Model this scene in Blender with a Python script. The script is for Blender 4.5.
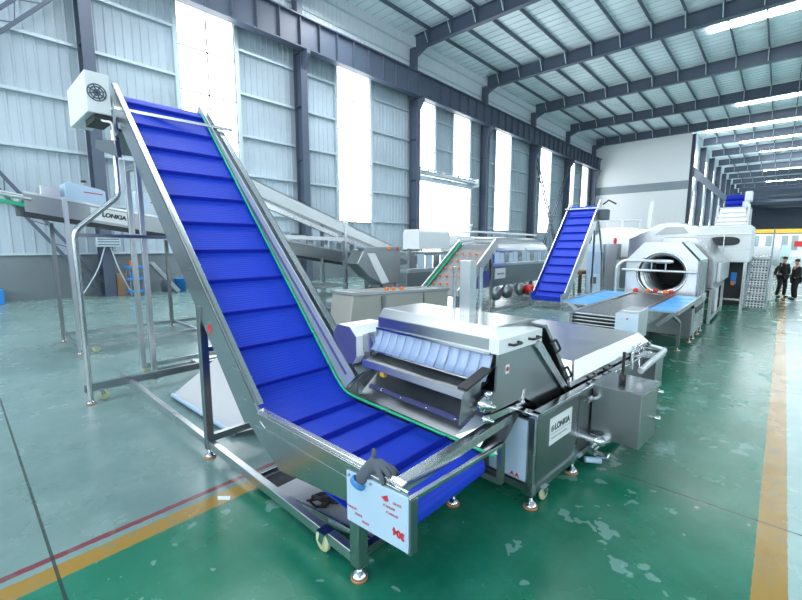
import bpy, math, random
from mathutils import Vector, Matrix
random.seed(7)
S = bpy.context.scene
COL = S.collection
for o in list(bpy.data.objects): bpy.data.objects.remove(o)

# ------------------------------------------------------------------ camera, world, light, exposure
cd = bpy.data.cameras.new('camera'); cam = bpy.data.objects.new('camera', cd); COL.objects.link(cam)
cam.location = (0, 0, 2.2)
cam.rotation_euler = (math.radians(90 - 7.64), 0, math.radians(42.496))
cd.sensor_width = 36; cd.lens = 410 / 802 * 36; cd.clip_end = 600; cd.clip_start = .05
S.camera = cam
w = bpy.data.worlds.new('daylight'); S.world = w; w.use_nodes = True
bg = w.node_tree.nodes['Background']; bg.inputs[0].default_value = (.74, .88, 1, 1); bg.inputs[1].default_value = .6
S.view_settings.view_transform = 'Standard'; S.view_settings.look = 'None'
S.view_settings.gamma = 1; S.view_settings.use_curve_mapping = False
S.view_settings.exposure = .08

def area(name, loc, sx, sy, power, rot=(0, 0, 0), col=(.93, .96, 1)):
    l = bpy.data.lights.new(name, 'AREA'); l.shape = 'RECTANGLE'; l.size = sx; l.size_y = sy
    l.energy = power; l.color = col
    o = bpy.data.objects.new(name, l); COL.objects.link(o); o.location = loc; o.rotation_euler = rot
    return o
# added area lights, standing in for unseen skylights over the near bays (above the top edge of the picture)
area('roof_fill_light', (-14, 6.5, 16.3), 14, 2.4, 1350)
area('roof_fill_light', (-13, 16.5, 16.3), 14, 2.4, 1900)
area('roof_fill_light', (-10, -4, 16.3), 16, 2.4, 1000)

# ------------------------------------------------------------------ materials
def mat(name, col, rough=.5, metal=0, emit=0, bump=None, noise=0, spec=.5):
    m = bpy.data.materials.new(name); m.use_nodes = True
    nt = m.node_tree; b = nt.nodes['Principled BSDF']
    b.inputs['Base Color'].default_value = (*col, 1); b.inputs['Roughness'].default_value = rough
    b.inputs['Metallic'].default_value = metal; b.inputs['Specular IOR Level'].default_value = spec
    if emit:
        b.inputs['Emission Color'].default_value = (*col, 1); b.inputs['Emission Strength'].default_value = emit
    if noise:
        tc = nt.nodes.new('ShaderNodeTexCoord'); n = nt.nodes.new('ShaderNodeTexNoise'); n.inputs['Scale'].default_value = 3.0
        n.inputs['Detail'].default_value = 5
        mr = nt.nodes.new('ShaderNodeMapRange'); mr.inputs[3].default_value = rough - noise; mr.inputs[4].default_value = rough + noise
        nt.links.new(tc.outputs['Object'], n.inputs['Vector']); nt.links.new(n.outputs[0], mr.inputs[0]); nt.links.new(mr.outputs[0], b.inputs['Roughness'])
    return m

def brushed(name, col, rough, scale=(2, 2, 45), amt=.035):
    m = mat(name, col, rough, 1); nt = m.node_tree; b = nt.nodes['Principled BSDF']
    tc = nt.nodes.new('ShaderNodeTexCoord'); mp = nt.nodes.new('ShaderNodeMapping'); mp.inputs['Scale'].default_value = scale
    n = nt.nodes.new('ShaderNodeTexNoise'); n.inputs['Scale'].default_value = 1; n.inputs['Detail'].default_value = 4
    mr = nt.nodes.new('ShaderNodeMapRange'); mr.inputs[3].default_value = rough - amt; mr.inputs[4].default_value = rough + amt
    nt.links.new(tc.outputs['Object'], mp.inputs[0]); nt.links.new(mp.outputs[0], n.inputs['Vector'])
    nt.links.new(n.outputs[0], mr.inputs[0]); nt.links.new(mr.outputs[0], b.inputs['Roughness'])
    return m
STEEL = brushed('brushed_stainless', (.50, .53, .55), .26)
STEELP = brushed('polished_stainless', (.62, .65, .67), .18, (4, 4, 4), .06)
STEELW = brushed('satin_light_stainless', (.66, .69, .71), .30, (3, 3, 3), .06)
STEELD = brushed('dull_stainless', (.32, .345, .36), .30)
TUBEM = brushed('tube_stainless', (.50, .53, .55), .25, (5, 5, 5))
NAVY = mat('blue_grey_paint', (.075, .10, .145), .45)
GIRT = mat('galvanised', (.50, .60, .65), .45, .3)
CLAD = mat('pale_cladding', (.40, .51, .56), .55)
CLADL = mat('light_cladding', (.66, .73, .78), .5)
ROOFM = mat('roof_liner', (.36, .53, .57), .35, 0)
DADO = mat('grey_dado_paint', (.16, .20, .22), .6)
WHITE = mat('white_paint', (.80, .84, .86), .4)
PARTW = mat('white_partition', (.93, .95, .97), .5)
FILM = mat('pale_blue_film', (.46, .62, .80), .3)
FILML = mat('light_blue_film', (.60, .74, .86), .3)
BLACK = mat('black_plastic', (.012, .012, .014), .4)
RUBBER = mat('dark_rubber', (.03, .03, .035), .7)
GREEN = mat('green_guide_plastic', (.02, .50, .24), .35)
CASTER = mat('pale_green_nylon', (.62, .66, .40), .45)
ORANGEP = mat('orange_pad', (.50, .20, .09), .6)
RED = mat('red_plastic', (.65, .03, .03), .4)
ORANGE = mat('orange_plastic', (.85, .20, .04), .4)
YELLOW = mat('yellow_paint', (.80, .50, .05), .45)
GLOVEM = mat('grey_knit', (.09, .11, .14), .9)
GLOVEB = mat('blue_cuff', (.05, .25, .62), .8)
BLUEPL = mat('blue_plastic', (.02, .22, .62), .4)
BLUEBR = mat('bright_blue_film', (.10, .42, .88), .35)
CARD = mat('cardboard', (.35, .22, .13), .8)
BROWN = mat('brown_wood', (.16, .07, .05), .6)
INK = mat('black_ink', (.02, .02, .025), .5)
INKR = mat('red_ink', (.55, .03, .05), .5)
INKG = mat('grey_ink', (.30, .34, .38), .5)
CURT = mat('curtain_strip_plastic', (.33, .44, .64), .16)
MOTORB = mat('indigo_film', (.085, .095, .24), .3)
SKIN = mat('skin', (.50, .30, .22), .5)
CLOTH = mat('black_cloth', (.012, .013, .018), .85)
HAIR = mat('dark_hair', (.01, .01, .01), .6)
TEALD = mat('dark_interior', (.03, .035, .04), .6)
GLAZE = mat('daylight_glazing', (.93, .975, 1), .3, 0, 5.0)
SKYL = mat('skylight_panel', (.93, .97, 1), .3, 0, 26)
NAVYB = mat('indigo_seam', (.10, .11, .28), .4)
CREAM = mat('warm_grey_sheet', (.46, .45, .42), .4, .4)
SATIN = mat('satin_grey_sheet', (.48, .54, .60), .5, .35)
PALESHEET = mat('pale_sheet', (.62, .64, .66), .4, .3)
DKGREY2 = mat('grey_mesh_belt', (.20, .21, .22), .6)
DRUMM = mat('shaded_drum_inside', (.035, .04, .045), .55, 0)  # drum colour darkened to stand for the shade inside it
MULL = mat('window_frame_paint', (.16, .17, .20), .5)
DKGREY = mat('dark_grey_gable', (.10, .13, .17), .6)

# cladding: slight sheet-to-sheet dirt
def clad_nodes(m, c, amt=.12):
    nt = m.node_tree; b = nt.nodes['Principled BSDF']
    tc = nt.nodes.new('ShaderNodeTexCoord'); n = nt.nodes.new('ShaderNodeTexNoise'); n.inputs['Scale'].default_value = .35; n.inputs['Detail'].default_value = 6
    r = nt.nodes.new('ShaderNodeValToRGB'); r.color_ramp.elements[0].position = .3; r.color_ramp.elements[1].position = .7
    r.color_ramp.elements[0].color = (*[x * (1 - amt) for x in c], 1); r.color_ramp.elements[1].color = (*[min(1, x * (1 + amt)) for x in c], 1)
    nt.links.new(tc.outputs['Object'], n.inputs['Vector']); nt.links.new(n.outputs[0], r.inputs[0]); nt.links.new(r.outputs[0], b.inputs['Base Color'])
clad_nodes(CLAD, (.41, .50, .57)); clad_nodes(ROOFM, (.76, .87, .92), .10); clad_nodes(DADO, (.16, .20, .22), .25)

def belt_mat(name, c):
    m = mat(name, c, .5, spec=.22); nt = m.node_tree; b = nt.nodes['Principled BSDF']
    tc = nt.nodes.new('ShaderNodeTexCoord'); wv = nt.nodes.new('ShaderNodeTexWave'); wv.bands_direction = 'X'
    wv.inputs['Scale'].default_value = 16; wv.inputs['Distortion'].default_value = .6; wv.inputs['Detail'].default_value = 2; wv.inputs['Detail Scale'].default_value = 6
    bp = nt.nodes.new('ShaderNodeBump'); bp.inputs['Strength'].default_value = .3; bp.inputs['Distance'].default_value = .006
    nt.links.new(tc.outputs['Object'], wv.inputs['Vector']); nt.links.new(wv.outputs[1], bp.inputs['Height']); nt.links.new(bp.outputs[0], b.inputs['Normal'])
    mx = nt.nodes.new('ShaderNodeValToRGB'); mx.color_ramp.elements[0].color = (*[x * .84 for x in c], 1); mx.color_ramp.elements[1].color = (*c, 1)
    nt.links.new(wv.outputs[1], mx.inputs[0]); nt.links.new(mx.outputs[0], b.inputs['Base Color'])
    return m
BELT = belt_mat('blue_modular_belt', (.014, .055, .60))
CLEAT = mat('blue_belt_cleat', (.010, .028, .42), .5, spec=.2)

def floor_mat():
    m = bpy.data.materials.new('painted_epoxy_floor'); m.use_nodes = True; nt = m.node_tree; L = nt.links.new
    b = nt.nodes['Principled BSDF']; N = nt.nodes.new
    geo = N('ShaderNodeTexCoord'); sep = N('ShaderNodeSeparateXYZ'); L(geo.outputs['Object'], sep.inputs[0])
    def mth(op, a, bb=None, clamp=False):
        n = N('ShaderNodeMath'); n.operation = op; n.use_clamp = clamp
        for i, x in enumerate((a, bb)):
            if x is None: continue
            if isinstance(x, (int, float)): n.inputs[i].default_value = x
            else: L(x, n.inputs[i])
        return n.outputs[0]
    wob = N('ShaderNodeTexNoise'); wob.inputs['Scale'].default_value = 14; L(geo.outputs['Object'], wob.inputs['Vector'])
    wx = mth('ADD', sep.outputs[0], mth('MULTIPLY', mth('SUBTRACT', wob.outputs[0], .5), .02))
    X = wx; Y = sep.outputs[1]; XR = mth('SUBTRACT', wx, mth('MULTIPLY', Y, .0066))
    def band(a, c, x0, x1): return mth('MULTIPLY', mth('GREATER_THAN', a, x0), mth('LESS_THAN', a, x1))
    def mix(fac, c1, c2):
        n = N('ShaderNodeMix'); n.data_type = 'RGBA'
        if isinstance(fac, (int, float)): n.inputs[0].default_value = fac
        else: L(fac, n.inputs[0])
        for s, c in ((6, c1), (7, c2)):
            if isinstance(c, tuple): n.inputs[s].default_value = (*c, 1)
            else: L(c, n.inputs[s])
        return n.outputs[2]
    def noise(scale, detail=5, rough=.6, off=0):
        mp = N('ShaderNodeMapping'); mp.inputs['Location'].default_value = (off, off * 2.3, 0); L(geo.outputs['Object'], mp.inputs[0])
        n = N('ShaderNodeTexNoise'); n.inputs['Scale'].default_value = scale; n.inputs['Detail'].default_value = detail; n.inputs['Roughness'].default_value = rough
        L(mp.outputs[0], n.inputs['Vector']); return n.outputs[0]
    def ramp(f, p0, p1):
        n = N('ShaderNodeMapRange'); L(f, n.inputs[0]); n.inputs[1].default_value = p0; n.inputs[2].default_value = p1; return n.outputs[0]
    big = noise(.7, 6); med = noise(2.6, 6, .65, 3)
    green = mix(ramp(big, .3, .7), (.006, .125, .070), (.011, .185, .112))
    green = mix(mth('MULTIPLY', ramp(med, .45, .75), .35), green, (.05, .28, .20))
    pale = mix(ramp(big, .3, .7), (.125, .22, .215), (.19, .30, .29))
    pale = mix(mth('MULTIPLY', ramp(med, .45, .7), .4), pale, (.27, .385, .375))
    rpale = mix(ramp(med, .3, .7), (.27, .43, .42), (.36, .52, .50))
    in_aisle = mth('MULTIPLY', mth('GREATER_THAN', X, -3.40), mth('LESS_THAN', XR, .13))
    col = mix(mth('GREATER_THAN', XR, .12), pale, rpale)
    col = mix(in_aisle, col, green)
    # worn patches where the paint has lifted in the aisle
    chip = mth('MULTIPLY', mth('GREATER_THAN', noise(3.2, 3, .55, 9), .615), mth('GREATER_THAN', noise(.55, 2, .5, 5), .49))
    chip2 = mth('GREATER_THAN', noise(7, 2, .5, 2), .70)
    chipm = mth('MULTIPLY', mth('MAXIMUM', chip, chip2), in_aisle)
    col = mix(mth('MULTIPLY', chipm, .62), col, (.20, .38, .34))
    # lines
    wear = mth('MULTIPLY', ramp(noise(5, 5, .7, 1), .52, .62), .55)
    yl = mth('MAXIMUM', mth('MULTIPLY', band(X, None, -3.50, -3.33), mth('LESS_THAN', Y, 6.0)), band(XR, None, .04, .215))
    col = mix(yl, col, mix(wear, (.33, .20, .035), (.22, .21, .11)))
    rl = mth('MULTIPLY', band(X, None, -3.63, -3.57), mth('LESS_THAN', Y, 6.0)); col = mix(rl, col, mix(wear, (.19, .04, .05), (.19, .12, .12)))
    j = mth('MAXIMUM', mth('MULTIPLY', band(Y, None, .265, .285), mth('LESS_THAN', X, -2.2)), mth('MULTIPLY', band(Y, None, 4.17, 4.19), mth('GREATER_THAN', X, -.95)))
    for y0 in (8.3, 14.7, 24.9):
        j = mth('MAXIMUM', j, band(Y, None, y0, y0 + .015))
    col = mix(mth('MULTIPLY', j, .85), col, (.02, .03, .03))
    L(col, b.inputs['Base Color'])
    rr = N('ShaderNodeMapRange'); L(noise(1.6, 6, .6, 7), rr.inputs[0]); rr.inputs[3].default_value = .15; rr.inputs[4].default_value = .36
    L(rr.outputs[0], b.inputs['Roughness']); b.inputs['Specular IOR Level'].default_value = .55
    bp = N('ShaderNodeBump'); bp.inputs['Strength'].default_value = .004; bp.inputs['Distance'].default_value = .02; L(noise(6, 4, .6, 4), bp.inputs['Height']); L(bp.outputs[0], b.inputs['Normal'])
    return m
FLOOR = floor_mat()

# ------------------------------------------------------------------ mesh builder
def off_of(o):
    v = Vector((0, 0, 0))
    while o is not None: v += o.location; o = o.parent
    return v
class MB:
    def __init__(s): s.v = []; s.f = []; s.sm = []; s.g = []; s.k = 0
    def add(s, vs, fs, smooth=False, cont=False):
        n = len(s.v); s.v += [Vector(p) for p in vs]
        if not cont: s.k += 1
        for f in fs: s.f.append([n + i for i in f]); s.sm.append(smooth); s.g.append(s.k)
        return s
    def box(s, x0, x1, y0, y1, z0, z1, T=None):
        P = [(x, y, z) for z in (z0, z1) for y in (y0, y1) for x in (x0, x1)]
        if T: P = [T(*p) for p in P]
        return s.add(P, [(0, 2, 3, 1), (4, 5, 7, 6), (0, 1, 5, 4), (2, 6, 7, 3), (0, 4, 6, 2), (1, 3, 7, 5)])
    def bar(s, p, q, wd, ht, up=(0, 0, 1), T=None):
        if T: p, q = T(*p), T(*q)
        p, q = Vector(p), Vector(q); d = (q - p).normalized(); u = Vector(up)
        if abs(d.dot(u)) > .98: u = Vector((1, 0, 0))
        a = d.cross(u).normalized(); c = a.cross(d)
        P = [e + a * i * wd / 2 + c * k * ht / 2 for e in (p, q) for i, k in ((-1, -1), (1, -1), (1, 1), (-1, 1))]
        return s.add(P, [(0, 1, 2, 3), (7, 6, 5, 4), (0, 4, 5, 1), (1, 5, 6, 2), (2, 6, 7, 3), (3, 7, 4, 0)])
    def tube(s, pts, r, seg=10, T=None, caps=True):
        pts = [Vector(T(*p) if T else p) for p in pts]; rs = r if isinstance(r, (list, tuple)) else [r] * len(pts)
        d0 = (pts[1] - pts[0]).normalized(); u = Vector((0, 0, 1)) if abs(d0.z) < .9 else Vector((1, 0, 0))
        a = d0.cross(u).normalized(); rings = []
        for i, p in enumerate(pts):
            if i == 0: d = pts[1] - pts[0]
            elif i == len(pts) - 1: d = pts[-1] - pts[-2]
            else: d = (pts[i + 1] - p).normalized() + (p - pts[i - 1]).normalized()
            d.normalize(); a = (a - d * a.dot(d)).normalized(); c = d.cross(a)
            rings.append([p + (a * math.cos(t) + c * math.sin(t)) * rs[i] for t in [2 * math.pi * k / seg for k in range(seg)]])
        vs = [p for r_ in rings for p in r_]; fs = []
        for i in range(len(pts) - 1):
            for k in range(seg):
                k2 = (k + 1) % seg; fs.append((i * seg + k, i * seg + k2, (i + 1) * seg + k2, (i + 1) * seg + k))
        s.add(vs, fs, True)
        if caps:
            s.add(rings[0], [tuple(range(seg - 1, -1, -1))], cont=True); s.add(rings[-1], [tuple(range(seg))], cont=True)
        return s
    def cyl(s, p, q, r, seg=16, T=None): return s.tube([p, q], r, seg, T)
    def prism(s, poly, fn, t0, t1):
        n = len(poly); P = [fn(a, b, t0) for a, b in poly] + [fn(a, b, t1) for a, b in poly]
        fs = [tuple(range(n)), tuple(range(2 * n - 1, n - 1, -1))] + [(i, i + n, (i + 1) % n + n, (i + 1) % n) for i in range(n)]
        return s.add(P, fs)
    def sheet(s, prof, fn, t0, t1, th=0):
        """open profile strip extruded from t0 to t1"""
        n = len(prof); P = [fn(a, b, t0) for a, b in prof] + [fn(a, b, t1) for a, b in prof]
        return s.add(P, [(i, i + 1, n + i + 1, n + i) for i in range(n - 1)])
    def lathe(s, c, axis, prof, seg=16):
        """prof: (radius, along)"""
        c = Vector(c); d = Vector(axis).normalized(); u = Vector((0, 0, 1)) if abs(d.z) < .9 else Vector((1, 0, 0))
        a = d.cross(u).normalized(); e = d.cross(a); vs = []; fs = []
        for r, h in prof:
            vs += [c + d * h + (a * math.cos(t) + e * math.sin(t)) * r for t in [2 * math.pi * k / seg for k in range(seg)]]
        for i in range(len(prof) - 1):
            for k in range(seg):
                k2 = (k + 1) % seg; fs.append((i * seg + k, i * seg + k2, (i + 1) * seg + k2, (i + 1) * seg + k))
        return s.add(vs, fs, True)
    def split(s, name, m, parent, bevel=0):
        """one part object for every separate piece"""
        out = []
        for k in sorted(set(s.g)):
            c = MB(); idx = {}
            for f, sm, g in zip(s.f, s.sm, s.g):
                if g != k: continue
                for i in f:
                    if i not in idx: idx[i] = len(c.v); c.v.append(s.v[i])
                c.f.append([idx[i] for i in f]); c.sm.append(sm); c.g.append(1)
            out.append(c.build(name, m, parent, bevel))
        return out[0]
    def build(s, name, m, parent=None, bevel=0, solid=0, sub=0):
        me = bpy.data.meshes.new(name); off = off_of(parent)
        me.from_pydata([p - off for p in s.v], [], s.f); me.materials.append(m); me.update()
        import bmesh
        b = bmesh.new(); b.from_mesh(me); bmesh.ops.recalc_face_normals(b, faces=b.faces); b.to_mesh(me); b.free()
        me.polygons.foreach_set('use_smooth', s.sm)
        o = bpy.data.objects.new(name, me); COL.objects.link(o)
        if parent: o.parent = parent
        if solid:
            md = o.modifiers.new('thickness', 'SOLIDIFY'); md.thickness = solid; md.offset = 0
        if bevel:
            md = o.modifiers.new('bevel', 'BEVEL'); md.width = bevel; md.segments = 2; md.limit_method = 'ANGLE'
        if sub:
            md = o.modifiers.new('sub', 'SUBSURF'); md.levels = sub; md.render_levels = sub
        return o
def mb(): return MB()
def tag(o, label=None, cat=None, group=None, kind=None):
    for k, v in (('label', label), ('category', cat), ('group', group), ('kind', kind)):
        if v: o[k] = v
    return o
def thing(name, loc, label, cat, group=None):
    o = bpy.data.objects.new(name, None); COL.objects.link(o); o.location = loc; o.empty_display_size = .2
    return tag(o, label, cat, group)
def struct(name, b, m, parent=None, label=None, bevel=0, solid=0):
    o = b.build(name, m, parent, bevel, solid)
    if not parent: o['kind'] = 'structure'
    if label: o['label'] = label
    return o
def copy_tree(o, parent=None):
    c = o.copy(); COL.objects.link(c)
    if parent: c.parent = parent
    for ch in list(o.children): copy_tree(ch, c)
    return c
def text(name, body, size, origin, right, up, m, parent, bold=0):
    cu = bpy.data.curves.new(name, 'FONT'); cu.body = body; cu.size = size; cu.extrude = .0008; cu.offset = bold
    t = bpy.data.objects.new(name, cu); COL.objects.link(t); bpy.context.view_layer.update()
    me = bpy.data.meshes.new_from_object(t.evaluated_get(bpy.context.evaluated_depsgraph_get())); bpy.data.objects.remove(t)
    o = bpy.data.objects.new(name, me); COL.objects.link(o); me.materials.clear(); me.materials.append(m)
    r = Vector(right).normalized(); u = Vector(up).normalized(); n = r.cross(u)
    M = Matrix((r, u, n)).transposed().to_4x4()
    me.transform(Matrix.Translation(Vector(origin) - off_of(parent)) @ M); o.parent = parent
    return o
def round_path(pts, rad, n=5):
    pts = [Vector(p) for p in pts]; out = [pts[0]]
    for i in range(1, len(pts) - 1):
        a, p, c = pts[i - 1], pts[i], pts[i + 1]; d1 = (a - p); d2 = (c - p); r = min(rad, d1.length * .45, d2.length * .45)
        A = p + d1.normalized() * r; B = p + d2.normalized() * r
        for k in range(n + 1):
            t = k / n; out.append(A * (1 - t) ** 2 + p * 2 * t * (1 - t) + B * t * t)
    return out + [pts[-1]]
XZ = lambda a, b, t: (a, t, b)      # profile in x,z extruded along y
YZ = lambda a, b, t: (t, a, b)      # profile in y,z extruded along x

def foot(parent, x, y, z=0, h=.14, r=.055):
    f = mb(); f.lathe((x, y, z), (0, 0, 1), [(0, .015), (r, .015), (r * .9, .03), (r * .45, .055), (.016, .06), (.016, h), (0, h)], 14)
    fo = f.build('levelling_foot', STEELP, parent)
    p = mb(); p.lathe((x, y, z), (0, 0, 1), [(0, 0), (r * 1.04, 0), (r * 1.04, .016), (0, .016)], 14); p.build('foot_pad', ORANGEP, fo)
    return fo
def caster(parent, x, y, z=0, r=.065, ax=(0, 1, 0)):
    a = Vector(ax).normalized(); c = Vector((x, y, z + r)); t = a.cross(Vector((0, 0, 1)))
    f = mb()
    for s in (-1, 1): f.bar(c + a * s * .028, c + a * s * .028 + Vector((0, 0, r * 1.25)) + t * .03, .05, .005, up=a)
    pl = c + Vector((0, 0, r * 1.3)) + t * .03; f.box(pl.x - .045, pl.x + .045, pl.y - .045, pl.y + .045, pl.z - .004, pl.z + .006)
    fo = f.build('caster', STEELP, parent)
    wv = mb(); wv.lathe(c - a * .02, a, [(0, 0), (r * .35, 0), (r * .4, .006), (r * .85, .004), (r, .01), (r, .03), (r * .85, .036), (r * .4, .034), (r * .35, .04), (0, .04)], 20)
    wv.build('wheel', CASTER, fo)
    return fo

# ================================================================== THE HALL
WX = -22.0; ZR = 17.75
struct('floor', mb().box(-24, 18, -16, 240, -.2, 0), FLOOR, label='glossy painted factory floor, grey green with a dark green aisle')
cols = [-5.7, 4.5, 14.7, 24.9, 35.1, 45.4, 55.6, 65.8]
wins = [(8.2, 11.0, 3.6, 13.7), (17.75, 20.65, 3.75, 13.7), (25.4, 28.0, 7.9, 13.5), (30.6, 33.2, 7.9, 13.5),
        (37.9, 41.0, 3.7, 13.7), (48.3, 51.4, 3.7, 13.7), (57.2, 59.2, 3.7, 13.4), (62.2, 64.6, 3.7, 13.4)]
door = (25.4, 33.2, 0, 7.3)
def corr(b, y0, y1, z0, z1, x=WX, pitch=.34, d=.035):
    pts = []; y = y0
    while y < y1 - 1e-6:
        for k, dx in ((0, 0), (.70, 0), (.78, d), (.92, d)):
            yy = y + k * pitch
            if yy < y1: pts.append((x + dx, yy))
        y += pitch
    pts.append((x, y1))
    b.sheet(pts, lambda a, c, t: (a, c, t), z0, z1)
b = mb(); holes = [h for h in wins]; cur = -16
segs = sorted([(a, c) for a, c, _, _ in wins if True])
yy = -16.0
for (a, c, z0, z1) in wins:
    corr(b, yy, a, 1.85, ZR)
    yy = c
corr(b, yy, 67.2, 1.85, ZR)
for (a, c, z0, z1) in wins:
    corr(b, a, c, z1, ZR)
    if a not in (25.4, 30.6): corr(b, a, c, 1.85, z0)
    else: corr(b, a, c, 7.3, z0)
wl = struct('wall_left', b, CLAD, label='pale corrugated side wall with tall bright windows')
b = mb(); corr(b, -16, 67.2, 14.95, ZR, WX + .06); b.build('upper_cladding', CLADL, wl)
b = mb(); b.box(WX, WX + .16, -16, 67, 15.9, 16.0); b.box(WX, WX + .16, -16, 67, 17.0, 17.1); b.build('upper_girt', GIRT, wl)
b = mb(); b.box(WX - .2, WX + .06, -16, 25.4, 0, 1.8); b.box(WX - .2, WX + .06, 33.2, 67, 0, 1.8); b.build('dado', DADO, wl)
b = mb(); b.box(WX, WX + .14, -16, 25.4, 1.8, 1.88); b.box(WX, WX + .14, 33.2, 67, 1.8, 1.88); b.build('dado_ledge', GIRT, wl)
g = mb()
for z in (3.9, 6.0, 8.05, 10.2, 12.35):
    yy = -16
    for (a, c, z0, z1) in wins:
        if z0 < z < z1: g.box(WX + .03, WX + .20, yy, a, z - .06, z + .06); yy = c
    if z < 7.3:
        pass
    g.box(WX + .03, WX + .20, yy, 67, z - .06, z + .06)
for (a, c, z0, z1) in wins:
    for y in (a - .1, c + .1): g.box(WX + .03, WX + .22, y - .1, y + .1, 1.85, 13.75)
g.build('girt', GIRT, wl)
# cut the girts that would cross the door: the door itself sits in front of them
ordn = ['first', 'second', 'third', 'fourth', 'fifth', 'sixth', 'seventh', 'eighth', 'ninth', 'tenth', 'eleventh', 'twelfth']
for i, (a, c, z0, z1) in enumerate(wins):
    f = mb(); x = WX + .06
    for y in (a, c): f.box(x, x + .09, y - .04, y + .04, z0, z1)
    for z in (z0, z1): f.box(x, x + .09, a, c, z - .04, z + .04)
    if c - a > 2.3: f.box(x + .03, x + .06, (a + c) / 2 - .035, (a + c) / 2 + .035, z0, z1)
    n = round((z1 - z0) / 2.05)
    for k in range(1, n): z = z0 + (z1 - z0) * k / n; f.box(x + .03, x + .06, a, c, z - .035, z + .035)
    fr = struct('window_%d' % (i + 1), f, MULL, label='tall bright window, %s from the left on the side wall' % ordn[i])
    mb().box(x + .035, x + .05, a, c, z0, z1).build('glass', GLAZE, fr)
a, c, z0, z1 = door
f = mb()
for y in (a, c): f.box(WX + .2, WX + .4, y - .12, y + .12, 0, z1)
f.box(WX + .2, WX + .5, a - .3, c + .3, z1, z1 + .18)
d1 = struct('door_1', f, GIRT, label='wide bright roll-up doorway in the side wall')
mb().box(WX + .22, WX + .26, a, c, 0, z1).build('panel', GLAZE, d1)
b = mb(); b.cyl((WX + .7, a - .2, z1 + .55), (WX + .7, c + .3, z1 + .55), .22, 14); b.build('shutter_roll', STEELW, d1)
b = mb()
for y in (a - .25, c + .35): b.box(WX + .3, WX + 1.0, y - .05, y + .05, z1 + .2, z1 + .9)
for k in range(8): b.box(WX + .6, WX + .75, a + k * 1.05, a + k * 1.05 + .12, z1 + .75, z1 + .95)
b.box(WX + .6, WX + .7, a, c, z1 + .9, z1 + .98)
b.build('roll_bracket', GIRT, d1)

def hcol(x0, x1, y, z0, z1, fw=.42, t=.05, m=NAVY):
    b = mb(); b.box(x0, x0 + t, y - fw / 2, y + fw / 2, z0, z1); b.box(x1 - t, x1, y - fw / 2, y + fw / 2, z0, z1)
    b.box(x0 + t, x1 - t, y - t / 2, y + t / 2, z0, z1)
    k = z0 + 1.2
    while k < z1: b.box(x0 + t, x1 - t, y - fw / 2 + .02, y + fw / 2 - .02, k, k + .02); k += 3
    return b
for i, y in enumerate(cols):
    if i == 0: lab = 'blue grey steel column at the left end of the windowed wall'
    else: lab = 'blue grey steel column, %s from the left along the windowed wall' % ordn[i - 1]
    o = hcol(WX + .24, WX + 1.0, y, 0, 13.1).box(WX + .24, WX + .74, y - .18, y + .18, 13.1, ZR - 1).build('steel_column', NAVY)
    tag(o, lab, 'column', 'steel columns along the windowed wall', 'structure')
# crane beam along the wall
b = mb(); CX = WX + 1.15
b.box(CX - .26, CX + .26, -16, 66.8, 13.12, 13.18); b.box(CX - .26, CX + .26, -16, 66.8, 14.75, 14.82); b.box(CX - .02, CX + .02, -16, 66.8, 13.15, 14.8)
y = -15.6
while y < 66: b.box(CX - .2, CX + .22, y, y + .03, 13.15, 14.8); y += 1.3
o = b.build('crane_beam', NAVY); tag(o, 'long dark crane runway beam running high along the windowed wall', 'beam', None, 'structure')
for i, y in enumerate(cols):
    b = mb(); b.prism([(WX + .9, 12.0), (WX + 1.5, 12.9), (WX + 1.5, 13.1), (WX + .9, 13.1)], XZ, y - .12, y + .12)
    if i == 0: continue
    o = b.build('crane_bracket', NAVY); tag(o, 'crane beam bracket on the %s column from the left' % ordn[i - 1], 'bracket', 'crane brackets', 'structure')
# lattice wall bracing
def lattice(p, q, wd, label):
    p, q = Vector(p), Vector(q); d = (q - p).normalized(); n = Vector((1, 0, 0)).cross(d).normalized() * wd / 2
    b = mb(); b.bar(p + n, q + n, .12, .10, up=(1, 0, 0)); b.bar(p - n, q - n, .12, .10, up=(1, 0, 0))
    L = (q - p).length; k = int(L / (wd * 1.3))
    for i in range(k):
        a = p + d * L * i / k; c = p + d * L * (i + 1) / k; s = 1 if i % 2 else -1
        b.bar(a + n * s, c - n * s, .035, .035, up=(1, 0, 0))
    o = b.build('wall_brace', NAVY); tag(o, label, 'brace', 'lattice braces on the side wall', 'structure')
lattice((WX + .75, -5.7, 1.7), (WX + .75, 4.4, 12.8), .5, 'dark diagonal wall brace rising to the right at the upper left')
lattice((WX + .55, -3, 11.2), (WX + .55, 4.4, .2), .4, 'dark diagonal wall brace falling to the right at the far left')
lattice((WX + .75, 45.6, 12.4), (WX + .75, 53, 1.6), .5, 'lattice brace falling to the right across the sixth window')
lattice((WX + .95, 48, 1.6), (WX + .95, 55.4, 12.4), .5, 'lattice brace rising to the right across the sixth window')

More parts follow.
